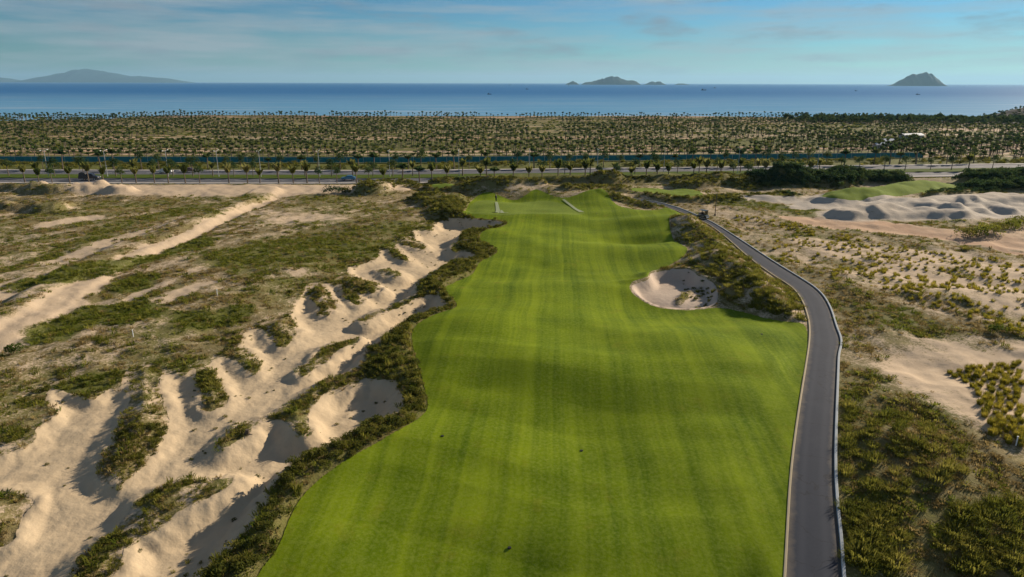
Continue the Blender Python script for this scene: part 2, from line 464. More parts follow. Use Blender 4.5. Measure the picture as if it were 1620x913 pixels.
# ------------------------------------------------------------------ cover masks
WX = GX + 1.1 * fbm(GX, GY, 2.6, 4, 131, .6)
WY = GY + 1.8 * fbm(GX, GY, 2.6, 4, 133, .6)
STRK = lambda pts, w, soft=1.0: stroke(WX, WY, pts, w, soft)
flowing = fbm(LU * 0.28, LV, 3.2, 4, 101)          # streaks that follow the slope of the left hill
patchy = fbm(GX, GY, 6.0, 4, 103)
bare = np.full(GX.shape, 0.42) + 0.30 * patchy
bare = np.where(left > 0.5, 0.36 + 0.30 * flowing + 0.12 * patchy + .22 * fbm(LU * .3, LV, 1.1, 3, 109), bare)
green = 0.38 + 0.5 * fbm(GX, GY, 8, 3, 107)
for pts, w, a in ((BANK, [2.4, 1.6, 1.0, .8], 0.6), ([(0, 478), (50, 444), (110, 418), (180, 392), (250, 367), (300, 348)], [3, 2, 1.5], .35), ([(210, 480), (270, 455), (320, 432), (370, 412), (410, 400)], .7, .4),
                  ([(130, 530), (200, 505), (260, 487), (330, 455), (420, 430), (480, 440)], 1.0, .35), ([(100, 297), (200, 302), (300, 301), (450, 302), (600, 300)], [4, 8, 8, 7], .8),
                  ([(60, 366), (110, 354), (150, 350)], 1.3, .6), ([(110, 408), (135, 395), (160, 388)], 1.2, .5), ([(380, 340), (430, 350), (520, 350)], 3, .3), ([(330, 310), (440, 305)], 2.5, .4)):
    bare = np.maximum(bare, np.minimum(1, bare + a * STRK(pts, w, 1.0)))
GSTR = [([(60, 460), (100, 455), (140, 448), (170, 435), (230, 420), (330, 385)], [2.6, 2.6, 2, 1.6], .9), ([(80, 540), (120, 520), (160, 505), (200, 500), (220, 510)], 2.3, .9), ([(200, 465), (225, 450)], 1.8, .9),
        ([(380, 420), (430, 405), (480, 395), (540, 400), (600, 388)], [4, 6, 5, 3], .75), ([(400, 440), (450, 425), (520, 425)], 2.5, .6), ([(0, 440), (60, 420), (120, 395), (180, 365), (260, 345), (300, 330), (380, 325)], [1.3, 1.6, 2.4, 2], .65),
        ([(300, 512), (330, 518), (365, 503)], 1.6, .9), ([(110, 615), (160, 600)], 1.6, .8), ([(70, 340), (130, 336), (200, 330), (260, 322)], 2, .55), ([(470, 330), (540, 325), (600, 330)], 3, .4), ([(480, 380), (560, 372), (640, 368)], 3, .55),
        ([(1160, 322), (1215, 324), (1290, 336)], 3.0, .8)]
for pts, w, a in GSTR:
    k = STRK(pts, w, 0.9)
    green = np.maximum(green, k * a + green * (1 - k))
    bare = bare * (1 - 0.8 * k * a)
# right-hand ground
RB = [([(1290, 385), (1400, 405), (1500, 420), (1620, 440), (1700, 450)], [3, 6, 8, 10], .35), ([(1380, 440), (1480, 450), (1620, 480)], 4, .3), ([(1480, 590), (1540, 570), (1640, 560)], 3, .4), ([(1500, 605), (1560, 640), (1640, 690)], 3.5, .35),
      ([(1540, 545), (1600, 552)], 2, .5)]
for pts, w, a in RB:
    bare = np.maximum(bare, np.minimum(.95, bare + a * STRK(pts, w, 1.0)))
for pts, w, a in (([(1340, 480), (1400, 500), (1480, 520), (1540, 530)], 3, .45), ([(1335, 600), (1400, 640), (1430, 720), (1400, 850)], [3, 5, 6, 6], .22), ([(1500, 760), (1640, 800)], 6, .2)):
    bare = bare - a * STRK(pts, w, 1.0)
white = dunew.copy()
for pts, w in (([(1270, 326), (1340, 322), (1450, 330), (1560, 332), (1700, 334)], [3, 8, 9, 9]), ([(1180, 316), (1260, 318)], 2)):
    white = np.maximum(white, STRK(pts, w, 0.5))
red = np.zeros(GX.shape)
for pts, w, a in (([(1250, 345), (1310, 352), (1380, 358), (1450, 366), (1530, 377), (1640, 388)], [2, 4.5, 4, 4, 4], .8), ([(1390, 350), (1440, 366), (1520, 382), (1640, 402)], .9, 1.0), ([(1380, 352), (1420, 358)], 2, 1), ([(1600, 370), (1700, 365)], 5, .5)):
    red = np.maximum(red, a * STRK(pts, w, 0.7))
bare = np.maximum(bare, np.maximum(white, np.minimum(1, red * 1.3)) * 1.1)
bare = np.clip(bare - 0.55 * mound * (1 - white), -0.2, 1.15)
green = np.maximum(green, 0.5 * mound)
bare = np.where(sd_rough < 0.5, np.clip(0.38 + .5 * fbm(GX, GY, 2.5, 3, 111), 0, 1), bare)
bare = np.where((sd_hole < 0.6) & (left > .5), np.clip(0.32 + .6 * fbm(GX, GY, 1.8, 3, 113) + sstep(-.8, .4, sd_hole) * .25, 0, 1), bare)
beltm = ((strip > 0.1) | ((GX < np.interp(GY, [20, 34, 50, 60, 80, 100, 140, 170, 200], [-12, -13.5, -12, -8, -9, -5, -6, -8, -60]) + 5.5) & (sd_fair < 2.2) & (GY < 150))) & (sd_fair < 9)
bare = np.where(beltm, np.minimum(bare, 0.02), bare)
green = np.where(beltm, .55, green)
# beyond the boulevard: planted bands of green between sandy strips
off = GY - road_y(GX)
plant = sstep(50, 54, off)
bandg = np.interp(off, [50, 56, 66, 72, 84, 92, 100, 120, 150, 165, 190, 205, 240, 290, 330, 370, 400], [.2, .5, .15, .6, .6, .25, .75, 1, 1, .4, 1, .6, .9, .5, .75, .35, .2])
bandb = np.interp(off, [50, 56, 60, 66, 72, 84, 92, 100, 120, 150, 158, 166, 190, 205, 240, 290, 330, 370, 400], [.8, .8, .35, .9, .35, .45, .95, .35, .05, .05, .7, .6, .1, .35, .2, .4, .25, .5, .8])
pn = fbm(GX * 0.22, GY, 13, 3, 121)
bandb = bandb - .10 - .5 * np.cos((off - 58) * 6.2832 / 13.0) * sstep(54, 60, off)
green = green * (1 - plant) + plant * np.clip(bandg + .15 + .3 * pn, 0, 1)
bare = bare * (1 - plant) + plant * np.clip(bandb + .4 * fbm(GX * 0.18, GY, 9, 3, 123), 0, 1)
red = red * (1 - plant) + plant * np.clip(0.62 + .9 * fbm(GX * .3, GY, 40, 3, 127), 0, 0.95)
verge = sstep(-6.5, -5.5, off) * sstep(50, 49, off)
bare = bare * (1 - verge) + verge * 0.05
green = green * (1 - verge) + verge * 1.0
beach = sstep(-22, -8, GY - shore)
bare = np.maximum(bare, beach)
red = red * (1 - beach)
for pts, w in (([(1520, 237), (1580, 236), (1680, 235)], 5), ([(1490, 206), (1540, 204), (1590, 206)], 9)):
    k = STRK(pts, w, .4)
    bare = np.maximum(bare, k)
    red = red * (1 - k) + k * 0.35


# ------------------------------------------------------------------ materials
def mat(name):
    m = bpy.data.materials.new(name)
    m.use_nodes = True
    m.node_tree.nodes.clear()
    return m, m.node_tree.nodes, m.node_tree.links


def simple(name, col, rough=0.7, metal=0.0, var=0.12, scale=3.0, spec=0.3):
    """plain surface with a little mottling"""
    m, n, l = mat(name)
    o = nd(n, 'ShaderNodeOutputMaterial')
    b = nd(n, 'ShaderNodeBsdfPrincipled', Roughness=rough, Metallic=metal)
    b.inputs['Specular IOR Level'].default_value = spec
    t = nd(n, 'ShaderNodeTexCoord')
    x = nd(n, 'ShaderNodeTexNoise', Scale=scale, Detail=4.0)
    mx = nd(n, 'ShaderNodeMix', data_type='RGBA')
    mx.inputs[6].default_value = (*[c * (1 - var) for c in col], 1)
    mx.inputs[7].default_value = (*[min(1, c * (1 + var)) for c in col], 1)
    l.new(t.outputs['Object'], x.inputs['Vector'])
    l.new(x.outputs['Fac'], mx.inputs[0])
    l.new(mx.outputs[2], b.inputs['Base Color'])
    l.new(b.outputs[0], o.inputs[0])
    return m


def leafy(name, c1, c2, c3, trans=0.35, dry=None):
    """thin leaf or blade: diffuse plus light coming through, tone differs from plant to plant and leaf to leaf"""
    m, n, l = mat(name)
    o = nd(n, 'ShaderNodeOutputMaterial')
    oi = nd(n, 'ShaderNodeObjectInfo')
    ge = nd(n, 'ShaderNodeNewGeometry')
    ad = nd(n, 'ShaderNodeMath', operation='MULTIPLY_ADD')
    ad.inputs[1].default_value = 0.4
    rp = nd(n, 'ShaderNodeValToRGB')
    e = rp.color_ramp.elements
    e[0].position, e[0].color = 0.12, (*c1, 1)
    e[1].position, e[1].color = 0.95, (*c3, 1)
    q = e.new(0.5)
    q.color = (*c2, 1)
    ml = nd(n, 'ShaderNodeMath', operation='MULTIPLY')
    ml.inputs[1].default_value = 0.62
    l.new(oi.outputs['Random'], ml.inputs[0])
    l.new(ge.outputs['Random Per Island'], ad.inputs[0])
    l.new(ml.outputs[0], ad.inputs[2])
    l.new(ad.outputs[0], rp.inputs[0])
    d = nd(n, 'ShaderNodeBsdfDiffuse')
    t = nd(n, 'ShaderNodeBsdfTranslucent')
    mx = nd(n, 'ShaderNodeMixShader')
    mx.inputs[0].default_value = trans
    l.new(rp.outputs[0], d.inputs[0])
    l.new(rp.outputs[0], t.inputs[0])
    l.new(d.outputs[0], mx.inputs[1])
    l.new(t.outputs[0], mx.inputs[2])
    l.new(mx.outputs[0], o.inputs[0])
    return m


def mathn(n, l, op, a, b=None, c=None, clamp=False):
    k = n.new('ShaderNodeMath')
    k.operation = op
    k.use_clamp = clamp
    for i, v in enumerate((a, b, c)):
        if v is None:
            continue
        if isinstance(v, (int, float)):
            k.inputs[i].default_value = v
        else:
            l.new(v, k.inputs[i])
    return k.outputs[0]


def mixc(n, l, fac, a, b, blend='MIX'):
    k = n.new('ShaderNodeMix')
    k.data_type = 'RGBA'
    k.blend_type = blend
    k.clamp_factor = True
    for i, v in ((0, fac), (6, a), (7, b)):
        if isinstance(v, (int, float)):
            k.inputs[i].default_value = v
        elif isinstance(v, tuple):
            k.inputs[i].default_value = (*v, 1)
        else:
            l.new(v, k.inputs[i])
    return k.outputs[2]


def noise(n, l, vec, scale, detail=4.0, rough=0.55, out='Fac'):
    k = nd(n, 'ShaderNodeTexNoise', Scale=scale, Detail=detail, Roughness=rough)
    l.new(vec, k.inputs['Vector'])
    return k.outputs[out]


def ground_material():
    m, n, l = mat('sandy_ground')
    o = nd(n, 'ShaderNodeOutputMaterial')
    b = nd(n, 'ShaderNodeBsdfPrincipled', Roughness=0.95)
    b.inputs['Specular IOR Level'].default_value = 0.1
    tcn = nd(n, 'ShaderNodeTexCoord')
    pos = tcn.outputs['Object']
    at_ = {k: nd(n, 'ShaderNodeAttribute', attribute_name=k).outputs['Fac'] for k in ('bare', 'green', 'red', 'white')}
    big = noise(n, l, pos, 0.12, 3)
    mid = noise(n, l, pos, 0.8, 4)
    fine = noise(n, l, pos, 4.0, 5, 0.65)
    sand = mixc(n, l, mid, (0.44, 0.335, 0.225), (0.60, 0.475, 0.33))
    sand = mixc(n, l, mathn(n, l, 'MULTIPLY', at_['red'], mathn(n, l, 'MULTIPLY_ADD', fine, 1.6, -0.15), clamp=True), sand, (0.44, 0.25, 0.145))
    sand = mixc(n, l, at_['white'], sand, mixc(n, l, mid, (0.38, 0.34, 0.28), (0.52, 0.46, 0.38)))
    dry = mixc(n, l, fine, (0.15, 0.112, 0.050), (0.31, 0.24, 0.12))
    dry = mixc(n, l, mathn(n, l, 'MULTIPLY', big, 0.6), dry, (0.20, 0.165, 0.080))
    grn = mixc(n, l, fine, (0.075, 0.090, 0.018), (0.165, 0.165, 0.040))
    gsel = mathn(n, l, 'MULTIPLY_ADD', mathn(n, l, 'SUBTRACT', mid, 0.5), 1.1, at_['green'])
    cover = mixc(n, l, mathn(n, l, 'SMOOTH_MIN', mathn(n, l, 'MULTIPLY', gsel, 1.2, clamp=True), 1.0, 0.1), dry, grn)
    sel = mathn(n, l, 'ADD', at_['bare'], mathn(n, l, 'ADD', mathn(n, l, 'MULTIPLY', mathn(n, l, 'SUBTRACT', fine, 0.5), 1.5), mathn(n, l, 'MULTIPLY', mathn(n, l, 'SUBTRACT', mid, 0.5), 0.9)))
    mr = nd(n, 'ShaderNodeMapRange', interpolation_type='SMOOTHSTEP')
    mr.inputs['From Min'].default_value, mr.inputs['From Max'].default_value = 0.30, 0.72
    l.new(sel, mr.inputs['Value'])
    col = mixc(n, l, mr.outputs[0], cover, sand)
    l.new(col, b.inputs['Base Color'])
    bp = nd(n, 'ShaderNodeBump', Strength=0.9, Distance=0.16)
    hgt = mathn(n, l, 'ADD', mathn(n, l, 'MULTIPLY', fine, mathn(n, l, 'MULTIPLY_ADD', mr.outputs[0], -0.65, 1.0)), mathn(n, l, 'MULTIPLY', mid, 0.5))
    l.new(hgt, bp.inputs['Height'])
    l.new(bp.outputs[0], b.inputs['Normal'])
    l.new(b.outputs[0], o.inputs[0])
    return m


def sand_material(name, c1, c2):
    m, n, l = mat(name)
    o = nd(n, 'ShaderNodeOutputMaterial')
    b = nd(n, 'ShaderNodeBsdfPrincipled', Roughness=0.95)
    b.inputs['Specular IOR Level'].default_value = 0.08
    pos = nd(n, 'ShaderNodeTexCoord').outputs['Object']
    mid, fine, fleck = noise(n, l, pos, 0.45, 5), noise(n, l, pos, 1.7, 3, 0.5), noise(n, l, pos, 5.0, 3, 0.7)
    col = mixc(n, l, mid, c1, c2)
    fl = nd(n, 'ShaderNodeMapRange')
    fl.inputs['From Min'].default_value, fl.inputs['From Max'].default_value = 0.66, 0.74
    l.new(fleck, fl.inputs['Value'])
    col = mixc(n, l, mathn(n, l, 'MULTIPLY', fl.outputs[0], 0.5), col, (0.20, 0.15, 0.09))
    col = mixc(n, l, mathn(n, l, 'MULTIPLY', fine, 0.35), col, tuple(c * 0.72 for c in c1))
    l.new(col, b.inputs['Base Color'])
    wv = nd(n, 'ShaderNodeTexWave', wave_type='BANDS', Scale=0.9, Distortion=5.0, Detail=3.0)
    wv.inputs['Detail Scale'].default_value = 1.2
    l.new(pos, wv.inputs['Vector'])
    bp = nd(n, 'ShaderNodeBump', Strength=0.6, Distance=0.12)
    l.new(mathn(n, l, 'ADD', mathn(n, l, 'MULTIPLY', wv.outputs['Fac'], 0.0), mathn(n, l, 'ADD', fine, mathn(n, l, 'MULTIPLY', mid, 1.4))), bp.inputs['Height'])
    l.new(bp.outputs[0], b.inputs['Normal'])
    l.new(b.outputs[0], o.inputs[0])
    return m


def turf_material(name, dark, light, pale, stripes=1.0):
    """mown turf: mower bands along the hole, mottled tone, soft nap"""
    m, n, l = mat(name)
    o = nd(n, 'ShaderNodeOutputMaterial')
    b = nd(n, 'ShaderNodeBsdfPrincipled', Roughness=0.9)
    b.inputs['Specular IOR Level'].default_value = 0.03
    b.inputs['Sheen Weight'].default_value = 0.0
    b.inputs['Sheen Roughness'].default_value = 0.45
    b.inputs['Sheen Tint'].default_value = (0.75, 0.95, 0.35, 1)
    pos = nd(n, 'ShaderNodeTexCoord').outputs['Object']
    sx = nd(n, 'ShaderNodeSeparateXYZ')
    l.new(pos, sx.inputs[0])
    wig = noise(n, l, pos, 0.05, 2)
    s = mathn(n, l, 'ADD', mathn(n, l, 'MULTIPLY_ADD', sx.outputs[1], -0.065, sx.outputs[0]), mathn(n, l, 'MULTIPLY', wig, 2.0))
    cmb = nd(n, 'ShaderNodeCombineXYZ')
    l.new(s, cmb.inputs[0])
    l.new(mathn(n, l, 'MULTIPLY', sx.outputs[1], 0.012), cmb.inputs[1])
    st = noise(n, l, cmb.outputs[0], 0.55, 3, 0.7)
    mot = noise(n, l, pos, 0.16, 4)
    fine = noise(n, l, pos, 3.5, 5, 0.7)
    cross = nd(n, 'ShaderNodeMapping')
    cross.inputs['Scale'].default_value = (0.08, 0.7, 0.5)
    l.new(pos, cross.inputs[0])
    cs = noise(n, l, cross.outputs[0], 1.0, 3)
    t = mathn(n, l, 'ADD', mathn(n, l, 'MULTIPLY', mathn(n, l, 'SUBTRACT', st, 0.5), 2.1 * stripes), mathn(n, l, 'ADD', mathn(n, l, 'MULTIPLY', mathn(n, l, 'SUBTRACT', mot, 0.5), 1.2), mathn(n, l, 'MULTIPLY_ADD', cs, 0.35, 0.32)))
    col = mixc(n, l, t, dark, light)
    col = mixc(n, l, mathn(n, l, 'MULTIPLY', mathn(n, l, 'SUBTRACT', fine, 0.42, clamp=True), 1.2), col, pale)
    dryp = nd(n, 'ShaderNodeMapRange')
    dryp.inputs['From Min'].default_value, dryp.inputs['From Max'].default_value = 0.58, 0.80
    l.new(noise(n, l, pos, 0.33, 5, 0.65), dryp.inputs['Value'])
    col = mixc(n, l, mathn(n, l, 'MULTIPLY', dryp.outputs[0], 0.45), col, (0.21, 0.17, 0.02))
    l.new(col, b.inputs['Base Color'])
    bp = nd(n, 'ShaderNodeBump', Strength=0.5, Distance=0.05)
    l.new(fine, bp.inputs['Height'])
    l.new(bp.outputs[0], b.inputs['Normal'])
    l.new(b.outputs[0], o.inputs[0])
    return m


def asphalt_material(name, c1, c2, worn=(0.12, 0.115, 0.11)):
    m, n, l = mat(name)
    o = nd(n, 'ShaderNodeOutputMaterial')
    b = nd(n, 'ShaderNodeBsdfPrincipled', Roughness=0.85)
    b.inputs['Specular IOR Level'].default_value = 0.2
    pos = nd(n, 'ShaderNodeTexCoord').outputs['Object']
    a_, f_ = noise(n, l, pos, 0.35, 4), noise(n, l, pos, 5.0, 5, 0.7)
    col = mixc(n, l, f_, c1, c2)
    col = mixc(n, l, mathn(n, l, 'MULTIPLY', mathn(n, l, 'SUBTRACT', a_, 0.45, clamp=True), 1.6), col, worn)
    if name == 'path_asphalt':                             # wheel tracks, cracks, sand blown against the kerbs
        acr = nd(n, 'ShaderNodeAttribute', attribute_name='across').outputs['Fac']
        trk = mathn(n, l, 'ABSOLUTE', mathn(n, l, 'SUBTRACT', mathn(n, l, 'ABSOLUTE', mathn(n, l, 'SUBTRACT', acr, 0.5)), 0.22))
        tk = nd(n, 'ShaderNodeMapRange', interpolation_type='SMOOTHSTEP')
        tk.inputs['From Min'].default_value, tk.inputs['From Max'].default_value = 0.13, 0.0
        l.new(trk, tk.inputs['Value'])
        col = mixc(n, l, mathn(n, l, 'MULTIPLY', tk.outputs[0], 0.55), col, worn)
        vo = nd(n, 'ShaderNodeTexVoronoi', feature='DISTANCE_TO_EDGE', Scale=0.22)
        l.new(noise(n, l, pos, 0.6, 4, 0.6, 'Color'), vo.inputs['Vector'])
        wv = nd(n, 'ShaderNodeVectorMath', operation='MULTIPLY_ADD')
        wv.inputs[1].default_value = (3, 3, 3)
        l.new(noise(n, l, pos, 0.5, 4, 0.6, 'Color'), wv.inputs[0])
        l.new(pos, wv.inputs[2])
        l.new(wv.outputs[0], vo.inputs['Vector'])
        ck = nd(n, 'ShaderNodeMapRange')
        ck.inputs['From Min'].default_value, ck.inputs['From Max'].default_value = 0.012, 0.004
        l.new(vo.outputs['Distance'], ck.inputs['Value'])
        col = mixc(n, l, mathn(n, l, 'MULTIPLY', ck.outputs[0], 0.6), col, (0.012, 0.013, 0.016))
        ed = mathn(n, l, 'MULTIPLY', mathn(n, l, 'ABSOLUTE', mathn(n, l, 'SUBTRACT', acr, 0.5)), 2.0)
        eg = nd(n, 'ShaderNodeMapRange')
        eg.inputs['From Min'].default_value, eg.inputs['From Max'].default_value = 0.95, 1.35
        l.new(mathn(n, l, 'ADD', ed, mathn(n, l, 'MULTIPLY', noise(n, l, pos, 0.9, 5, 0.7), 0.55)), eg.inputs['Value'])
        col = mixc(n, l, mathn(n, l, 'MULTIPLY', eg.outputs[0], 0.45), col, (0.30, 0.24, 0.16))
    l.new(col, b.inputs['Base Color'])
    bp = nd(n, 'ShaderNodeBump', Strength=0.3, Distance=0.02)
    l.new(f_, bp.inputs['Height'])
    l.new(bp.outputs[0], b.inputs['Normal'])
    l.new(b.outputs[0], o.inputs[0])
    return m


M_GROUND = ground_material()
M_SAND = sand_material('dune_sand', (0.47, 0.365, 0.235), (0.61, 0.49, 0.325))
M_BUNKER = sand_material('bunker_sand', (0.47, 0.38, 0.30), (0.57, 0.47, 0.37))
M_TURF = turf_material('fairway_turf', (0.054, 0.104, 0.002), (0.195, 0.262, 0.008), (0.30, 0.345, 0.07))
M_TURF2 = turf_material('green_turf', (0.105, 0.160, 0.016), (0.190, 0.250, 0.035), (0.28, 0.32, 0.09), 0.6)
M_PATH = asphalt_material('path_asphalt', (0.016, 0.023, 0.038), (0.032, 0.041, 0.060), (0.044, 0.052, 0.070))
M_ROAD = asphalt_material('road_asphalt', (0.085, 0.088, 0.098), (0.125, 0.125, 0.135), (0.17, 0.165, 0.16))
M_KERB_SAND = simple('sandy_concrete', (0.40, 0.34, 0.22), 0.9, scale=1.5)
M_KERB = simple('grey_concrete', (0.36, 0.40, 0.42), 0.85, scale=1.5)
M_PAVE = simple('pale_paving', (0.42, 0.39, 0.36), 0.9, scale=.6)
M_WHITE = simple('white_paint', (0.75, 0.75, 0.73), 0.5)


# ------------------------------------------------------------------ object helpers
def obj(name, me, parent=None, **props):
    o = bpy.data.objects.new(name, me)
    COL.objects.link(o)
    o.parent = parent
    for k, v in props.items():
        o[k] = v
    return o


def mesh(name, verts, faces, mats, smooth=False):
    me = bpy.data.meshes.new(name)
    me.from_pydata([tuple(map(float, v)) for v in verts], [], [tuple(int(i) for i in f) for f in faces])
    for m in (mats if isinstance(mats, (list, tuple)) else [mats]):
        me.materials.append(m)
    if smooth:
        me.polygons.foreach_set('use_smooth', [True] * len(me.polygons))
    me.update()
    return me


def np_mesh(name, co_, quads, m, smooth=True):
    me = bpy.data.meshes.new(name)
    me.vertices.add(len(co_))
    me.vertices.foreach_set('co', np.ascontiguousarray(co_, dtype=np.float32).ravel())
    k = quads.shape[1]
    me.loops.add(quads.size)
    me.polygons.add(len(quads))
    me.loops.foreach_set('vertex_index', quads.ravel().astype(np.int32))
    me.polygons.foreach_set('loop_start', np.arange(0, quads.size, k, dtype=np.int32))
    me.polygons.foreach_set('loop_total', np.full(len(quads), k, dtype=np.int32))
    me.polygons.foreach_set('use_smooth', np.full(len(quads), smooth))
    me.materials.append(m)
    me.update(calc_edges=True)
    return me


def structure(name, me, parent=None):
    return obj(name, me, parent, kind='structure')


def thing(name, label, cat, loc=(0, 0, 0), rz=0.0, group=None, me=None):
    o = obj(name, me)
    o.location = loc
    o.rotation_euler = (0, 0, rz)
    o['label'], o['category'] = label, cat
    if group:
        o['group'] = group
    return o


IDX = np.arange(NR * NA).reshape(NR, NA)
QUADS = np.stack([IDX[:-1, :-1], IDX[:-1, 1:], IDX[1:, 1:], IDX[1:, :-1]], -1).reshape(-1, 4)

g_me = np_mesh('ground', np.stack([GX, GY, HG], -1).reshape(-1, 3), QUADS, M_GROUND)
for k, f in (('bare', bare), ('green', green), ('red', red), ('white', white)):
    a = g_me.attributes.new(k, 'FLOAT', 'POINT')
    a.data.foreach_set('value', np.ascontiguousarray(np.clip(f, -0.3, 1.2).ravel(), dtype=np.float32))
structure('ground', g_me)


def sheet(name, sd, m, lift=0.03, grow=0.00035):
    """a surface laid over the ground inside the outline sd<0, its rim pulled onto the outline"""
    s = sd.ravel()
    keep = (s[QUADS] < 0).any(1)
    q = QUADS[keep]
    used, inv = np.unique(q, return_inverse=True)
    q = inv.reshape(-1, 4)
    gi = np.gradient(sd, axis=0)
    gj = np.gradient(sd, axis=1)
    dr = np.gradient(rr)[:, None]
    da = rr[:, None] * (aa[1] - aa[0])
    gr, ga = gi / dr, gj / da
    ur, ua = np.stack([np.sin(aa), np.cos(aa)]), np.stack([np.cos(aa), -np.sin(aa)])
    gx = gr * ur[0] + ga * ua[0]
    gy = gr * ur[1] + ga * ua[1]
    L2 = np.maximum(gx * gx + gy * gy, 0.25)
    x, y = GX.ravel()[used].copy(), GY.ravel()[used].copy()
    out = s[used] > 0
    k = np.clip(s[used], 0, None) / L2.ravel()[used]
    cap = 1.6 * np.maximum(np.repeat(dr, NA, 1), np.repeat(da, NA, 1)).ravel()[used]
    ln = np.hypot(gx.ravel()[used], gy.ravel()[used]) * k
    k = np.where(ln > cap, k * cap / np.maximum(ln, 1e-9), k)
    x[out] -= (k * gx.ravel()[used])[out]
    y[out] -= (k * gy.ravel()[used])[out]
    z = smp(H, x, y) + np.where(out, -0.012, lift + grow * np.hypot(x, y))
    me = np_mesh(name, np.stack([x, y, z], 1), q, m)
    e = 0.06 + 0.002 * np.hypot(x, y)
    nv = np.stack([-(smp(H, x + e, y) - smp(H, x - e, y)) / (2 * e), -(smp(H, x, y + e) - smp(H, x, y - e)) / (2 * e), np.ones(len(x))], 1)
    nv /= np.linalg.norm(nv, axis=1)[:, None]
    me.normals_split_custom_set_from_vertices([tuple(v) for v in nv.tolist()])
    return structure(name, me)


sheet('fairway', sd_fair, M_TURF, 0.04)
sheet('waste_sand', sd_sand, M_SAND, 0.02)
sheet('sand_bunker', sd_bunk, M_BUNKER, 0.03)
sheet('far_fairway', sd_fair2, M_TURF2, 0.05)
sheet('putting_green', sd_green2, M_TURF2, 0.05)
sheet('tee_lawn', sd_tee, M_TURF2, 0.05)
sheet('far_green', sdf(GX, GY, wpoly(GREEN1)), M_TURF2, 0.10)
# pale runnels washed over the front of the green
for pts, w in (([(785, 322), (787, 330), (788, 337), (782, 345)], [.25, .4, .5, .7]), ([(793, 334), (795, 340), (798, 346)], [.12, .5, 1.0]), ([(891, 320), (903, 327), (912, 334), (920, 339)], [.25, .35, .4, .6])):
    P = smooth_poly(atn(pts), 2, False)
    ww = np.interp(np.linspace(0, 1, len(P)), np.linspace(0, 1, len(w)), w)
    V, Fq = [], []
    for i, p in enumerate(P):
        t = P[min(i + 1, len(P) - 1)] - P[max(i - 1, 0)]
        nrm = np.array([t[1], -t[0]]) / np.hypot(*t)
        for s in (-1, -.33, .33, 1):
            q = p + nrm * ww[i] * s
            V.append((q[0], q[1], hz(*q) + 0.24))
        if i:
            Fq += [(4 * i - 4 + c, 4 * i - 3 + c, 4 * i + 1 + c, 4 * i + c) for c in range(3)]
    structure('washed_sand', mesh('washed_sand', V, Fq, simple('washed_sand', (0.27, 0.32, 0.17), .9) if 'washed_sand' not in bpy.data.materials else bpy.data.materials['washed_sand'], True))


# cart path with kerbs
def resample(P, step):
    d = np.r_[0, np.cumsum(np.hypot(*np.diff(P, axis=0).T))]
    t = np.linspace(0, d[-1], max(2, int(d[-1] / step)))
    return np.stack([np.interp(t, d, P[:, 0]), np.interp(t, d, P[:, 1])], 1)


def bedz(x, y):
    return -NEAR_FALL * np.clip(62 - y, 0, None) ** 2 + 0.12 * fbm(x, y, 30, 2, 81)


PL = smooth_poly(atn(PATH_L), 3, False)
PR = smooth_poly(atn(PATH_R), 3, False)
NPT = 240
PL, PR = (resample(p, 0.05)[np.linspace(0, len(resample(p, 0.05)) - 1, NPT).astype(int)] for p in (PL, PR))
V, Fq = [], []
for i in range(NPT):
    for t in np.linspace(0, 1, 9):
        q = PL[i] * (1 - t) + PR[i] * t
        V.append((q[0], q[1], float(bedz(q[0], q[1])) + 0.05 + 0.03 * (1 - (2 * t - 1) ** 2) + 0.0004 * np.hypot(*q)))
    if i:
        Fq += [(9 * i - 9 + c, 9 * i - 8 + c, 9 * i + 1 + c, 9 * i + c) for c in range(8)]
path_me = mesh('cart_path', V, Fq, M_PATH, True)
ac = path_me.attributes.new('across', 'FLOAT', 'POINT')
ac.data.foreach_set('value', np.tile(np.linspace(0, 1, 9), NPT).astype(np.float32))
structure('cart_path', path_me)


def kerb(name, P, side, w, h, m):
    V, Fq = [], []
    for i in range(len(P)):
        t = P[min(i + 1, len(P) - 1)] - P[max(i - 1, 0)]
        nr = np.array([t[1], -t[0]]) / np.hypot(*t) * side
        z = float(bedz(P[i][0], P[i][1])) + 0.0004 * np.hypot(*P[i])
        a, b = P[i] - nr * 0.02, P[i] + nr * w
        V += [(a[0], a[1], z - .2), (a[0], a[1], z + h - .02), (a[0] + nr[0] * .03, a[1] + nr[1] * .03, z + h), (b[0] - nr[0] * .03, b[1] - nr[1] * .03, z + h), (b[0], b[1], z + h - .03), (b[0], b[1], z - .3)]
        if i:
            k = 6 * i
            Fq += [(k - 6 + c, k - 5 + c, k + 1 + c, k + c) for c in range(5)]
    structure(name, mesh(name, V, Fq, m))


kerb('sandy_edging', PL, -1, 0.16, 0.10, M_KERB_SAND)
kerb('raised_kerb', PR, 1, 0.20, 0.20, M_KERB)

# boulevard: two carriageways, kerbed verges, pavement
XR = np.linspace(-290, 330, 125)


def road_strip(name, o0, o1, z, m, edge=0.0):
    V, Fq = [], []
    for i, x in enumerate(XR):
        y = float(road_y(x))
        V += [(x, y + o0, z - edge), (x, y + o0, z), (x, y + o1, z), (x, y + o1, z - edge)]
        if i:
            k = 4 * i
            Fq += [(k - 4 + c, k + c, k + 1 + c, k - 3 + c) for c in range(3)]
    return structure(name, mesh(name, V, [f[::-1] for f in Fq], m))


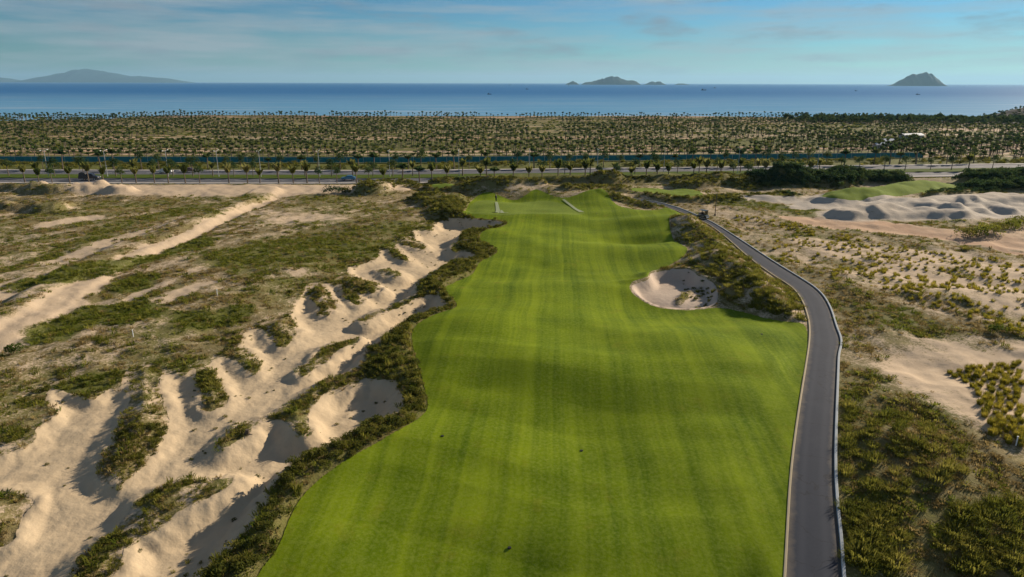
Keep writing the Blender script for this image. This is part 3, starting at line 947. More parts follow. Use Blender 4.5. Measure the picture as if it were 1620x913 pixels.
M_VERGE = turf_material('verge_grass', (0.045, 0.075, 0.010), (0.10, 0.14, 0.02), (0.15, 0.17, 0.05), 0.2)
road_strip('pavement', -5.6, -3.6, 0.24, M_PAVE, 0.4)
road_strip('road', -3.6, 5.6, 0.12, M_ROAD, 0.3)
road_strip('median', 5.6, 13.8, 0.26, M_VERGE, 0.4)
road_strip('far_road', 13.8, 23.6, 0.14, M_ROAD, 0.3)
road_strip('far_pavement', 23.6, 25.8, 0.27, M_PAVE, 0.4)
V, Fq = [], []
for x in np.arange(-250, 300, 7.0):
    for o in (1.0, 18.6):
        y = float(road_y(x))
        y2 = float(road_y(x + 3))
        b = len(V)
        zz = 0.126 if o < 5 else 0.146
        V += [(x, y + o, zz), (x + 3, y2 + o, zz), (x + 3, y2 + o + .18, zz), (x, y + o + .18, zz)]
        Fq.append((b, b + 1, b + 2, b + 3))
structure('lane_marking', mesh('lane_marking', V, Fq, M_WHITE))


# the sea
def sea_material():
    m, n, l = mat('sea_water')
    o = nd(n, 'ShaderNodeOutputMaterial')
    b = nd(n, 'ShaderNodeBsdfPrincipled', Roughness=0.38, IOR=1.33)
    b.inputs['Specular IOR Level'].default_value = 0.2
    pos = nd(n, 'ShaderNodeTexCoord').outputs['Object']
    mp_ = nd(n, 'ShaderNodeMapping')
    mp_.inputs['Scale'].default_value = (0.0004, 0.0030, 1)
    l.new(pos, mp_.inputs[0])
    sw = noise(n, l, mp_.outputs[0], 1.0, 5, 0.6)
    col = mixc(n, l, sw, (0.002, 0.085, 0.26), (0.008, 0.150, 0.38))
    # shallows pale towards the beach, with lines of surf
    sx = nd(n, 'ShaderNodeSeparateXYZ')
    l.new(pos, sx.inputs[0])
    sh = nd(n, 'ShaderNodeMapRange', interpolation_type='SMOOTHSTEP')
    sh.inputs['From Min'].default_value, sh.inputs['From Max'].default_value = 2600, 620
    l.new(sx.outputs[1], sh.inputs['Value'])
    mp2 = nd(n, 'ShaderNodeMapping')
    mp2.inputs['Scale'].default_value = (0.004, 0.05, 1)
    l.new(pos, mp2.inputs[0])
    sf = noise(n, l, mp2.outputs[0], 1.0, 4, 0.6)
    col = mixc(n, l, mathn(n, l, 'MULTIPLY', sh.outputs[0], 0.8), col, (0.15, 0.38, 0.56))
    sfm = nd(n, 'ShaderNodeMapRange')
    sfm.inputs['From Min'].default_value, sfm.inputs['From Max'].default_value = 0.52, 0.70
    l.new(sf, sfm.inputs['Value'])
    col = mixc(n, l, mathn(n, l, 'MULTIPLY', mathn(n, l, 'MULTIPLY', sfm.outputs[0], sh.outputs[0]), 0.6), col, (0.6, 0.65, 0.68))
    l.new(col, b.inputs['Base Color'])
    bp = nd(n, 'ShaderNodeBump', Strength=0.35, Distance=1.0)
    l.new(noise(n, l, pos, 0.12, 5, 0.6), bp.inputs['Height'])
    l.new(bp.outputs[0], b.inputs['Normal'])
    l.new(b.outputs[0], o.inputs[0])
    return m


SEA = -5.0
xs = [-51000, -20000, -6000, -2000, 0, 2000, 6000, 20000, 51000]
ys = [560, 900, 1600, 3000, 6000, 12000, 25000, 69000]
structure('sea', mesh('sea', [(x, y, SEA) for y in ys for x in xs], [(j * 9 + i, j * 9 + i + 1, j * 9 + 10 + i, j * 9 + 9 + i) for j in range(7) for i in range(8)], sea_material()))

#PART2

# ------------------------------------------------------------------ plants: shared shapes
def blade_mesh(name, n, h, spread, w, m, lean=0.5, seed=0, flatten=1.0, core=0.25):
    """a tuft of bent blades growing from a small base"""
    R = random.Random(seed)
    V, Fc = [], []
    for _ in range(n):
        a = R.uniform(0, 6.283)
        rad = spread * core * math.sqrt(R.random())
        bx, by = math.cos(a) * rad, math.sin(a) * rad
        a2 = a + R.uniform(-.7, .7)
        hh = h * R.uniform(.55, 1.0)
        out = spread * (lean + (1 - lean) * R.random()) * R.uniform(.4, 1.0)
        dx, dy = math.cos(a2), math.sin(a2)
        px, py = -dy * w, dx * w
        mx, my, mz = bx + dx * out * .4, by + dy * out * .4, hh * .65 * flatten
        tx, ty, tz = bx + dx * out, by + dy * out, hh * R.uniform(.7, 1.0) * flatten
        b = len(V)
        V += [(bx - px, by - py, -.05), (bx + px, by + py, -.05), (mx + px * .9, my + py * .9, mz), (mx - px * .9, my - py * .9, mz), (tx, ty, tz)]
        Fc += [(b, b + 1, b + 2, b + 3), (b + 3, b + 2, b + 4)]
    return mesh(name, V, Fc, m)


def shrub_mesh(name, n, rx, rz, leaf, m, seed=0, lumps=5, lift=0.0):
    """a leafy mound: small leaves spread through a few uneven lobes, with twigs below"""
    R = random.Random(seed)
    lob = [(R.uniform(-.5, .5) * rx, R.uniform(-.5, .5) * rx, rz * R.uniform(.25, .6) + lift, R.uniform(.4, .75)) for _ in range(lumps)]
    V, Fc = [], []
    for _ in range(n):
        cx, cy, cz, k = R.choice(lob)
        a, t = R.uniform(0, 6.283), R.uniform(-.35, 1)
        q = math.sqrt(max(0, 1 - t * t)) * R.uniform(.65, 1.05)
        x, y, z = cx + math.cos(a) * q * rx * k, cy + math.sin(a) * q * rx * k, max(.02, cz + t * rz * .55 * k * R.uniform(.7, 1.1))
        u = Vector((R.gauss(0, 1), R.gauss(0, 1), R.gauss(0, 1))).normalized()
        v = u.cross(Vector((R.gauss(0, 1), R.gauss(0, 1), R.gauss(0, 1)))).normalized()
        s = leaf * R.uniform(.6, 1.3)
        p = Vector((x, y, z))
        b = len(V)
        V += [p - u * s, p + v * s * .45, p + u * s, p - v * s * .45]
        Fc.append((b, b + 1, b + 2, b + 3))
    return mesh(name, V, Fc, m)


M_DRY = leafy('dry_grass', (0.17, 0.125, 0.045), (0.29, 0.215, 0.080), (0.42, 0.325, 0.135), .45)
M_OLIVE = leafy('olive_grass', (0.100, 0.115, 0.018), (0.200, 0.200, 0.032), (0.320, 0.285, 0.062), .5)
M_FRESH = leafy('fresh_grass', (0.090, 0.125, 0.016), (0.165, 0.190, 0.026), (0.260, 0.245, 0.044), .5)
M_YELLOW = leafy('yellow_green_grass', (0.170, 0.165, 0.020), (0.290, 0.255, 0.028), (0.400, 0.325, 0.050), .5)
M_SHRUB = leafy('shrub_leaf', (0.066, 0.082, 0.018), (0.125, 0.130, 0.026), (0.225, 0.200, 0.046), .45)
M_DARKLEAF = leafy('dark_leaf', (0.026, 0.058, 0.026), (0.052, 0.090, 0.032), (0.100, 0.125, 0.038), .4)
M_PALM = leafy('palm_frond', (0.040, 0.075, 0.026), (0.075, 0.115, 0.034), (0.140, 0.160, 0.046), .4)
M_PALMY = leafy('young_palm_frond', (0.070, 0.100, 0.024), (0.150, 0.165, 0.038), (0.270, 0.250, 0.085), .45)
M_TRUNK = simple('palm_trunk', (0.16, 0.125, 0.09), .9, var=.3)

PROTO = bpy.data.collections.new('plant_shapes')       # never linked to the scene: only a source of shapes


def proto_set(name, meshes):
    c = bpy.data.collections.new(name)
    for i, me in enumerate(meshes):
        o = bpy.data.objects.new(f'{name}_{i}', me)
        c.objects.link(o)
    return c


def scatter(name, coll, pts, scl, label, cat, tilt=0.25, sz=None):
    """uncountable growth: one object that carries the shapes of coll at the points"""
    n = len(pts)
    me = bpy.data.meshes.new(name)
    me.vertices.add(n)
    me.vertices.foreach_set('co', np.ascontiguousarray(pts, dtype=np.float32).ravel())
    rot = np.stack([RNG.uniform(-tilt, tilt, n), RNG.uniform(-tilt, tilt, n), RNG.uniform(0, 6.283, n)], 1)
    a = me.attributes.new('rot', 'FLOAT_VECTOR', 'POINT')
    a.data.foreach_set('vector', rot.astype(np.float32).ravel())
    s3 = np.stack([scl, scl, scl * (sz if sz is not None else RNG.uniform(.75, 1.25, n))], 1)
    a = me.attributes.new('scl', 'FLOAT_VECTOR', 'POINT')
    a.data.foreach_set('vector', s3.astype(np.float32).ravel())
    a = me.attributes.new('pick', 'INT', 'POINT')
    a.data.foreach_set('value', RNG.integers(0, len(coll.objects), n).astype(np.int32))
    o = obj(name, me, None, kind='stuff', label=label, category=cat)
    ng = bpy.data.node_groups.new(name, 'GeometryNodeTree')
    ng.interface.new_socket('Geometry', in_out='INPUT', socket_type='NodeSocketGeometry')
    ng.interface.new_socket('Geometry', in_out='OUTPUT', socket_type='NodeSocketGeometry')
    N, L = ng.nodes, ng.links
    gi, go = N.new('NodeGroupInput'), N.new('NodeGroupOutput')
    ci = N.new('GeometryNodeCollectionInfo')
    ci.inputs['Collection'].default_value = coll
    ci.inputs['Separate Children'].default_value = True
    ip = N.new('GeometryNodeInstanceOnPoints')
    ip.inputs['Pick Instance'].default_value = True

    def na(nm, t):
        k = N.new('GeometryNodeInputNamedAttribute')
        k.data_type = t
        k.inputs['Name'].default_value = nm
        return k.outputs['Attribute']
    er = N.new('FunctionNodeEulerToRotation')
    L.new(na('rot', 'FLOAT_VECTOR'), er.inputs[0])
    L.new(gi.outputs[0], ip.inputs['Points'])
    L.new(ci.outputs[0], ip.inputs['Instance'])
    L.new(na('pick', 'INT'), ip.inputs['Instance Index'])
    L.new(er.outputs[0], ip.inputs['Rotation'])
    L.new(na('scl', 'FLOAT_VECTOR'), ip.inputs['Scale'])
    L.new(ip.outputs[0], go.inputs[0])
    md = o.modifiers.new('growth', 'NODES')
    md.node_group = ng
    return o


def sow(dens, per_m2, x0, x1, y0, y1, seed=0, fov=0.86):
    """random points, kept where the density field says so; only inside the wedge of land in view"""
    R = np.random.default_rng(seed)
    n = int((x1 - x0) * (y1 - y0) * per_m2)
    x, y = R.uniform(x0, x1, n), R.uniform(y0, y1, n)
    m = np.abs(x) < fov * y + 8
    x, y = x[m], y[m]
    k = R.random(len(x)) < smp(dens, x, y)
    x, y = x[k], y[k]
    return np.stack([x, y, smp(H, x, y) - 0.03], 1)


off_sheets = (sd_fair > 0.25) & (sd_path > 0.28) & (sd_bunk > 0.1) & (sd_fair2 > 0.3) & (sd_green2 > .3) & (sd_tee > .3)
land = off_sheets & (GY < road_y(GX) - 7)
fine_n = fbm(GX, GY, 1.3, 3, 141)
clump_n = fbm(GX, GY, 3.0, 3, 143)
grow = np.clip((0.62 - bare) * 1.7 + 0.7 * clump_n + 0.25 * fine_n, 0, 1) * land * (sd_sand > -0.2) * (white < .3) * (red < .25)
leftb = GX < np.interp(GY, [20, 34, 50, 60, 80, 100, 140, 170, 200], [-12, -13.5, -12, -8, -9, -5, -6, -8, -60]) + 5.5
on_strip = ((strip > 0.25) | (leftb & (sd_fair < 2.0) & (GY < 150))) & (sd_sand > -0.1) & (sd_fair > 0.2)
wide = np.clip((0.75 + .8 * clump_n), 0, 1)

# low growth on the sandy ground
C_DRY = proto_set('dry_tuft', [blade_mesh(f'dry_tuft_{i}', 26, .30, .36, .022, M_DRY, .5, 200 + i, .8, .7) for i in range(4)])
C_OLIVE = proto_set('olive_tuft', [blade_mesh(f'olive_tuft_{i}', 34, .34, .42, .028, M_OLIVE, .45, 210 + i, .8, .8) for i in range(4)])
C_FRESH = proto_set('fresh_tuft', [blade_mesh(f'fresh_tuft_{i}', 34, .34, .42, .028, M_FRESH, .45, 220 + i, .75, .8) for i in range(4)])
C_YELL = proto_set('yellow_tuft', [blade_mesh(f'yellow_tuft_{i}', 46, .62, .48, .026, M_YELLOW, .3, 230 + i, 1, .5) for i in range(4)])
C_SHRUB = proto_set('low_shrub', [shrub_mesh(f'low_shrub_{i}', 150, .62, .75, .10, M_SHRUB, 240 + i) for i in range(5)] + [blade_mesh(f'shrub_tuft_{i}', 50, .75, .55, .03, M_OLIVE, .4, 250 + i, 1, .7) for i in range(2)])
C_DARK = proto_set('dark_shrub', [shrub_mesh(f'dark_shrub_{i}', 170, .95, 1.15, .15, M_DARKLEAF, 260 + i) for i in range(5)])

isg = np.clip((green - 0.25) * 1.6 + 0.5 * fine_n, 0, 1)
nearw = np.clip(1.25 - GY / 190, .35, 1)
p = sow(grow * (1 - isg) * nearw, 4.2, -150, 170, 24, 198, 1)
scatter('dry_grass', C_DRY, p, RNG.uniform(.6, 1.35, len(p)), 'low brown dry grass spread over the sandy ground', 'dry grass')
p = sow(grow * isg * nearw, 4.0, -150, 170, 24, 198, 2)
scatter('green_ground_cover', C_FRESH, p, RNG.uniform(.6, 1.4, len(p)), 'low green creeping grass in patches on the sandy ground', 'grass')
p = sow(grow * np.clip(.25 + .9 * clump_n, 0, 1) * nearw, 2.0, -150, 170, 24, 198, 3)
scatter('olive_ground_cover', C_OLIVE, p, RNG.uniform(.7, 1.6, len(p)), 'olive green tufts dotted among the dry grass', 'grass')
# tufts on the sand knolls, left side
kn = ((sd_hole < 0.3) & (sd_sand > -0.1) & (left > .5)) * np.clip(.5 + 1.0 * fine_n + .4 * clump_n, 0, 1)
p = sow(kn, 8.0, -80, 10, 24, 150, 4)
scatter('knoll_grass', C_OLIVE, p, RNG.uniform(.35, .95, len(p)), 'olive grass tufts growing on the knolls in the waste sand', 'grass')
rim = np.exp(-((sd_sand - .7) / 1.3) ** 2) * left * (sd_sand > -0.1) * np.clip(.3 + 1.2 * clump_n, 0, 1) * off_sheets
p = sow(rim, 4.0, -80, 10, 24, 160, 5)
scatter('rim_grass', C_SHRUB, p, RNG.uniform(.2, .7, len(p)), 'tussocky shrubs along the rim of the waste sand', 'shrubs')
# the belt of bushes between waste sand and fairway
p = sow(on_strip * np.clip(.75 + .6 * clump_n, 0.25, 1), 4.2, -60, 6, 22, 165, 6)
scatter('bush_belt', C_SHRUB, p, RNG.uniform(.4, 1.0, len(p)), 'dense belt of low olive bushes along the edge of the fairway', 'bushes')
sh_sand = sdf(GX, GY, wpoly([(300, 830), (340, 800), (385, 800), (400, 830), (380, 870), (330, 905), (290, 905), (280, 860)]))
p = sow((sh_sand < 0) * np.clip(.25 + fine_n, 0, 1), 0.8, -40, 0, 24, 60, 7)
scatter('sand_plants', C_SHRUB, p, RNG.uniform(.3, .6, len(p)), 'small dark plants dotted over shaded sand beside the bush belt', 'shrubs')
p = sow((sd_sand < -0.3) * np.clip(.10 + .9 * clump_n + .9 * sstep(9, 4, sd_fair) * (.4 + fine_n), 0, 1), .9, -80, 5, 24, 150, 15)
scatter('sand_sprigs', C_SHRUB, p, RNG.uniform(.10, .38, len(p)), 'tiny sprigs and debris dotted over the waste sand', 'sprigs')
bx_, by_ = at(1088, 456)
p = sow((sd_bunk0 < -.2) * (GX > bx_ + (GY - by_) * .15) * np.clip(.55 + .9 * fine_n, 0, 1), 1.6, 15, 45, 80, 110, 16)
p[:, 2] += .02
scatter('bunker_scrub', C_SHRUB, p, RNG.uniform(.3, .75, len(p)), 'scrubby plants growing over the shaded half of the bunker', 'scrub')
# mounds behind the green and the dark thickets
mg = mound * land * np.clip(.55 + .8 * clump_n, 0, 1) * (GX < 92) * (white < .3)
p = sow(mg, 2.0, -60, 100, 120, 205, 8)
scatter('mound_scrub', C_SHRUB, p, RNG.uniform(.5, 1.15, len(p)), 'olive scrub covering the mounds behind the green', 'scrub')
mg = mound * land * (GX >= 70) * (white < .4) * (GY > 150)
p = sow(mg, 1.3, 60, 190, 150, 235, 9)
scatter('dark_thicket', C_DARK, p, np.where(p[:, 1] > 186, 1.6, .75) * RNG.uniform(.5, 1.1, len(p)), 'dark green thicket on the mounds beside the far fairway', 'thicket')
# yellowish bunch grass on the pale sand right of the path
yz = np.zeros(GX.shape)
for pts, w, a in (([(1405, 455), (1450, 470), (1500, 483), (1560, 500), (1590, 515)], 1.9, 1.0), ([(1180, 345), (1240, 358), (1300, 372), (1350, 378)], 2.2, .55), ([(1290, 392), (1360, 400), (1440, 405), (1560, 420)], 5, .5), ([(1400, 425), (1500, 440), (1640, 470)], 7, .55), ([(1130, 352), (1200, 390), (1260, 425)], 2, .25)):
    yz = np.maximum(yz, a * stroke(GX, GY, pts, w, .8))
p = sow(np.clip(yz * (.6 + .9 * clump_n + .5 * fine_n), 0, 1) * land * (sd_path > 1.2), 1.7, 20, 160, 60, 190, 10)
scatter('yellow_bunch_grass', C_YELL, p, RNG.uniform(.55, 1.15, len(p)), 'yellow green bunch grass dotted over pale sand beside the cart path', 'grass')
p = sow((sd_rough < -0.2) * np.clip(.45 + .9 * clump_n, 0, 1), 1.5, 10, 60, 70, 150, 12)
scatter('rough_mound_grass', C_OLIVE, p, RNG.uniform(.8, 1.8, len(p)), 'olive grass covering the mound between fairway and cart path', 'grass')
# hedge and shrubs on the verge behind the far road
off_ = GY - road_y(GX)
vg = ((off_ > 27) & (off_ < 46)) * np.clip(.25 + .9 * fbm(GX, GY, 6, 3, 151), 0, 1)
p = sow(vg, .55, -250, 260, 225, 300, 13)
p[:, 2] = 0.1
scatter('verge_shrubs', C_SHRUB, p, RNG.uniform(.9, 1.9, len(p)), 'green shrubs on the strip between far road and blue fence', 'shrubs')
edge_p = np.stack([np.arange(-160, 170, .6) + RNG.uniform(-.3, .3, 550), np.zeros(550), np.zeros(550)], 1)
edge_p[:, 1] = road_y(edge_p[:, 0]) - 6.6 + RNG.uniform(-.5, .5, 550)
edge_p[:, 2] = smp(H, edge_p[:, 0], edge_p[:, 1]) - .02
scatter('pavement_edge_grass', C_OLIVE, edge_p, RNG.uniform(.7, 1.5, 550), 'thin line of grass along the pavement of the boulevard', 'grass')

ORD = ['first', 'second', 'third', 'fourth', 'fifth', 'sixth', 'seventh', 'eighth', 'ninth', 'tenth', 'eleventh', 'twelfth', 'thirteenth', 'fourteenth', 'fifteenth', 'sixteenth', 'seventeenth', 'eighteenth', 'nineteenth']
TENS = ['', '', 'twent', 'thirt', 'fort', 'fift', 'sixt', 'sevent', 'eight', 'ninet']


def ordinal(n):
    """1 -> first, 23 -> twenty-third"""
    if n > 100:
        return 'hundred-and-' + ordinal(n - 100)
    if n == 100:
        return 'hundredth'
    if n < 20:
        return ORD[n - 1]
    t, k = divmod(n, 10)
    return TENS[t] + ('ieth' if k == 0 else 'y-' + ORD[k - 1])


# ------------------------------------------------------------------ single tussocks and shrubs
T_BROWN = [blade_mesh(f'tussock_{i}', 150, .85, .80, .022, M_OLIVE, .35, 300 + i, 1, .75) for i in range(4)]
T_YELL = [blade_mesh(f'yellow_tussock_{i}', 130, .95, .55, .022, M_YELLOW, .25, 310 + i, 1, .6) for i in range(4)]


def tussock(u, v, meshes, s, label, group, name='grass_tussock'):
    x, y, z = on(u, v)
    o = thing(name, label, 'tussock', (x, y, z - .04), random.uniform(0, 6.28), group, random.choice(meshes))
    o.scale = (s * random.uniform(.85, 1.2), s * random.uniform(.85, 1.2), s * random.uniform(.8, 1.15))
    return o


def fill_poly(poly, n, dmin, seed):
    """n spots inside a pixel outline, at least dmin metres apart on the ground"""
    R = random.Random(seed)
    P = np.array(poly, float)
    out, w = [], []
    lo, hi = P.min(0), P.max(0)
    for _ in range(n * 60):
        u, v = R.uniform(lo[0], hi[0]), R.uniform(lo[1], hi[1])
        if not inside(np.array([u]), np.array([v]), P)[0]:
            continue
        q = at(u, v)
        if all((q[0] - a) ** 2 + (q[1] - b) ** 2 > dmin * dmin for a, b in w):
            out.append((u, v))
            w.append(q)
        if len(out) >= n:
            break
    return out


for iq, (u, v) in enumerate(sorted(fill_poly([(1500, 590), (1545, 580), (1616, 574), (1616, 706), (1600, 704), (1570, 690), (1555, 655), (1545, 620)], 95, 0.72, 1), key=lambda t: t[1])):
    tussock(u, v, T_YELL, random.uniform(.6, .9), f'yellow green grass clump in the bed on pale sand, {ordinal(iq + 1)} from the top', 'yellow green clumps planted in the bed beside the path')
for poly, n, lab, grp, sd in (
        ([(1335, 640), (1440, 660), (1520, 700), (1530, 740), (1460, 790), (1335, 780)], 46, 'brown green tussock on the slope by the near cart path', 'tussocks on the near slope beside the path', 2),
        ([(1335, 800), (1420, 800), (1420, 908), (1338, 908)], 24, 'large brown green tussock clustered against the raised kerb', 'tussocks against the raised kerb', 3),
        ([(1510, 800), (1614, 792), (1614, 908), (1510, 908), (1490, 870)], 28, 'dark olive tussock in the bottom corner of the rough', 'tussocks in the bottom corner of the rough', 4),
        ([(1160, 470), (1200, 440), (1235, 447), (1262, 475), (1274, 508), (1240, 500), (1190, 490)], 44, 'olive tussock on the mound inside the path bend', 'tussocks on the mound by the path bend', 5),
        ([(1110, 372), (1150, 385), (1200, 425), (1190, 445), (1150, 460), (1125, 430), (1110, 405)], 40, 'olive tussock on the mound behind the bunker', 'tussocks on the mound behind the bunker', 6)):
    for iq, (u, v) in enumerate(sorted(fill_poly(poly, n, .75 if sd != 6 else 1.2, sd), key=lambda t: t[1])):
        tussock(u, v, T_BROWN, random.uniform(.6, 1.05) * (1.15 if sd in (3, 4) else 1), f'{lab}, {ordinal(iq + 1)} from the top', grp)

M_TWIG = simple('twig_bark', (0.10, 0.075, 0.05), .9)


def twig_mesh(name, r, h, seed):
    R = random.Random(seed)
    V, Fc = [], []
    for _ in range(7):
        a = R.uniform(0, 6.28)
        tx, ty, tz = math.cos(a) * r * .6, math.sin(a) * r * .6, h * R.uniform(.5, .8)
        b = len(V)
        for k in range(3):
            an = k * 2.094
            V.append((math.cos(an) * .03, math.sin(an) * .03, -.1))
        V.append((tx, ty, tz))
        Fc += [(b, b + 1, b + 3), (b + 1, b + 2, b + 3), (b + 2, b, b + 3)]
    return mesh(name, V, Fc, M_TWIG)


M_BRIGHT = leafy('bright_leaf', (0.05, 0.085, 0.015), (0.09, 0.125, 0.02), (0.15, 0.17, 0.035), .4)


def shrub(u, v, rx, rz, m, label, seed, group=None, n=420, leaf=.12):
    x, y, z = on(u, v)
    o = thing('shrub', label, 'shrub', (x, y, z - .03), random.uniform(0, 6.28), group)
    obj('foliage', shrub_mesh('foliage', n, rx, rz, leaf, m, seed, 7), o)
    obj('branches', twig_mesh('branches', rx, rz, seed), o)
    return o


shrub(20, 560, 1.0, 1.3, M_BRIGHT, 'bright green round shrub alone on bare sand at the edge of the track', 1)
shrub(1580, 527, 1.2, 1.3, M_BRIGHT, 'bright green shrub on pale sand past the path bend', 2)
shrub(1606, 527, 1.1, .9, M_YELLOW, 'low yellow green shrub beside the bright green one', 3)
shrub(528, 307, 2.4, 2.4, M_DARKLEAF, 'dark shrub on bare sand near the boulevard, darker of the pair', 4, leaf=.22)
shrub(545, 306, 1.8, 2.0, M_SHRUB, 'olive shrub on bare sand near the boulevard, lighter of the pair', 5, leaf=.2)
HED = [(1530, 377), (1546, 374), (1560, 371), (1575, 368), (1590, 364), (1604, 361), (1616, 358)]
for i, (u, v) in enumerate(HED):
    shrub(u, v, 2.4, 2.3, M_FRESH if i % 3 else M_SHRUB, f'tall dense green shrub in the row beside the red track, {ordinal(i + 1)} from its tip', 20 + i, 'shrubs in the row beside the red track', 520, .2)


# ------------------------------------------------------------------ palms and street trees
def tube(V, Fc, pts, rads, k=6):
    b = len(V)
    for i, p in enumerate(pts):
        for j in range(k):
            a = 6.2832 * j / k
            V.append((p[0] + math.cos(a) * rads[i], p[1] + math.sin(a) * rads[i], p[2]))
        if i:
            for j in range(k):
                Fc.append((b + (i - 1) * k + j, b + (i - 1) * k + (j + 1) % k, b + i * k + (j + 1) % k, b + i * k + j))
    V.append(tuple(pts[-1]))
    t = len(V) - 1
    for j in range(k):
        Fc.append((t - k + j, t - k + (j + 1) % k, t))


def trunk_mesh(name, h, r, m, bend=.15, seed=0):
    R = random.Random(seed)
    V, Fc = [], []
    bx, by = R.uniform(-bend, bend), R.uniform(-bend, bend)
    tube(V, Fc, [(bx * t * t, by * t * t, h * t - .15 * (t == 0)) for t in (0, .12, .5, 1)], [r * 1.5, r * 1.05, r * .9, r * .75])
    return mesh(name, V, Fc, m)


def palm_crown(name, h, n, L, up, m, seed=0, w=.20):
    """fronds arching out of one heart; up=1 upright, 0 spreading"""
    R = random.Random(seed)
    V, Fc = [], []
    for i in range(n):
        a = 6.2832 * i / n * 2.4 + R.uniform(-.3, .3)
        el = R.uniform(.35, 1.35) * (1 - up) + R.uniform(1.05, 1.45) * up
        ln = L * R.uniform(.75, 1.1)
        droop = R.uniform(.25, .55) * (1 - .7 * up)
        dx, dy = math.cos(a), math.sin(a)
        prev = None
        for k in range(5):
            t = k / 4
            s = ln * t
            x = math.cos(el) * s
            z = h + math.sin(el) * s - droop * s * s / ln * 1.1
            ww = w * ln * (.35 + 1.0 * math.sin(math.pi * (t * .8 + .15))) * (.0 if k == 4 else 1)
            c = (dx * x, dy * x, z)
            lft = (c[0] - dy * ww, c[1] + dx * ww, z - ww * .55)
            rgt_ = (c[0] + dy * ww, c[1] - dx * ww, z - ww * .55)
            b = len(V)
            V += [lft, c, rgt_]
            if prev is not None:
                Fc += [(prev, prev + 1, b + 1, b), (prev + 1, prev + 2, b + 2, b + 1)]
            prev = b
    return mesh(name, V, Fc, m)


def tree_crown(name, h, rx, rz, m, n=520, seed=0, leaf=.16):
    return shrub_mesh(name, n, rx, rz, leaf, m, seed, 8, h)


KINDS_P = []
for i in range(3):
    KINDS_P.append(('palm_tree', 'spreading', trunk_mesh(f'palm_trunk_{i}', 2.7 + .3 * i, .15, M_TRUNK, .2, i), palm_crown(f'palm_crown_{i}', 2.7 + .3 * i, 15, 1.9, .15, M_PALM, i)))
for i in range(3):
    KINDS_P.append(('palm_tree', 'upright', trunk_mesh(f'upright_trunk_{i}', 2.1 + .2 * i, .13, M_TRUNK, .1, 9 + i), palm_crown(f'upright_crown_{i}', 2.0 + .2 * i, 14, 2.2, .75, M_PALMY, 9 + i, .16)))
for i in range(3):
    KINDS_P.append(('street_tree', 'leafy', trunk_mesh(f'tree_trunk_{i}', 2.3, .10, M_TRUNK, .1, 19 + i), tree_crown(f'tree_crown_{i}', 1.7, 1.15 + .1 * i, 2.4, M_DARKLEAF, 420, 19 + i)))


def plant_tree(kind, x, y, z, s, label, group):
    nm, _, tr, cr_ = KINDS_P[kind]
    o = thing(nm, label, 'palm' if nm == 'palm_tree' else 'tree', (x, y, z), random.uniform(0, 6.28), group)
    o.scale = (s, s, s * random.uniform(.92, 1.1))
    obj('trunk', tr, o)
    obj('crown', cr_, o)


WORD = {'spreading': 'palm with spreading dark fronds', 'upright': 'young palm with upright pale fronds', 'leafy': 'small tree with round dark crown'}
R5 = random.Random(5)
ntree = 0
for row, offy, z, step, j, place, grp, wts, sz in (
        ('near', -4.6, .2, 4.3, .25, 'on the near pavement', 'trees along the near pavement of the boulevard', (3, 4, 5), (1.15, 1.5)),
        ('median', 9.8, .25, 7.5, .5, 'on the grass median', 'trees on the median of the boulevard', (3, 4, 5, 6, 7, 8), (1.1, 1.5)),
        ('far', 28.5, .1, 5.6, 1.6, 'on the verge behind the far road', 'trees on the verge behind the far road', (0, 1, 2, 6, 7, 8, 6), (1.15, 1.65))):
    cnt = {}
    x = -157.0 + R5.uniform(0, 4)
    while x < 172:
        y = float(road_y(x)) + offy + R5.uniform(-j, j)
        if abs(x) < .735 * y and not (R5.random() < (.08 if row == 'near' else .12)) and not (row == 'near' and x > 95):
            k = R5.choice(wts) if row != 'near' else R5.choice((3, 4, 5, 3, 4, 5, 6, 0))
            w_ = KINDS_P[k][1]
            cnt[w_] = cnt.get(w_, 0) + 1
            plant_tree(k, x, y, z, R5.uniform(*sz), f'{WORD[w_]} {place}, {ordinal(cnt[w_])} from left', grp)
            ntree += 1
        x += step * R5.uniform(.75, 1.3)
# plantation: rows parallel to the boulevard; the front row single, the rest as one mass
x, cnt, y0 = -200.0, 0, 57
front = []
while x < 205 and ntree < 300:
    y = float(road_y(x)) + y0 + R5.uniform(-.6, .6)
    if abs(x) < .735 * y:
        cnt += 1
        plant_tree(R5.choice((0, 1, 2)), x, y, hz(x, y) - .05, R5.uniform(.75, 1.0), f'slender palm just behind the blue fence, {ordinal(cnt)} from the left', 'palms in the first plantation row behind the fence')
        ntree += 1
    x += 3.1 * R5.uniform(.9, 1.15)
x_stop = x
pts = []
o_ = y0
ri = 0
while o_ < 372:
    xx = x_stop if ri == 0 else -480.0
    st = 2.5 if ri < 6 else 2.9
    w0 = R5.uniform(0, 3)
    while xx < 500:
        y = float(road_y(xx)) + o_ + R5.uniform(-.4, .4) + .5 * math.sin(xx / 90 + ri)
        keep = vnoise(np.array([xx / 22]), np.array([o_ / 30.0]), 77)[0]
        if abs(xx) < .80 * y and y < 575 and keep > (.12 if ri < 6 else .28) and R5.random() < .93:
            pts.append((xx, y, hz(xx, y) - .05))
        xx += st * R5.uniform(.85, 1.15)
    o_ += 13.0
    ri += 1
for k in range(330):                                        # along the beach
    xx = -470 + k * 2.9 + R5.uniform(-.6, .6)
    y = 568 + R5.uniform(-3, 3) - .06 * max(xx - 150, 0)
    if R5.random() < .85:
        pts.append((xx, y, hz(xx, y)))
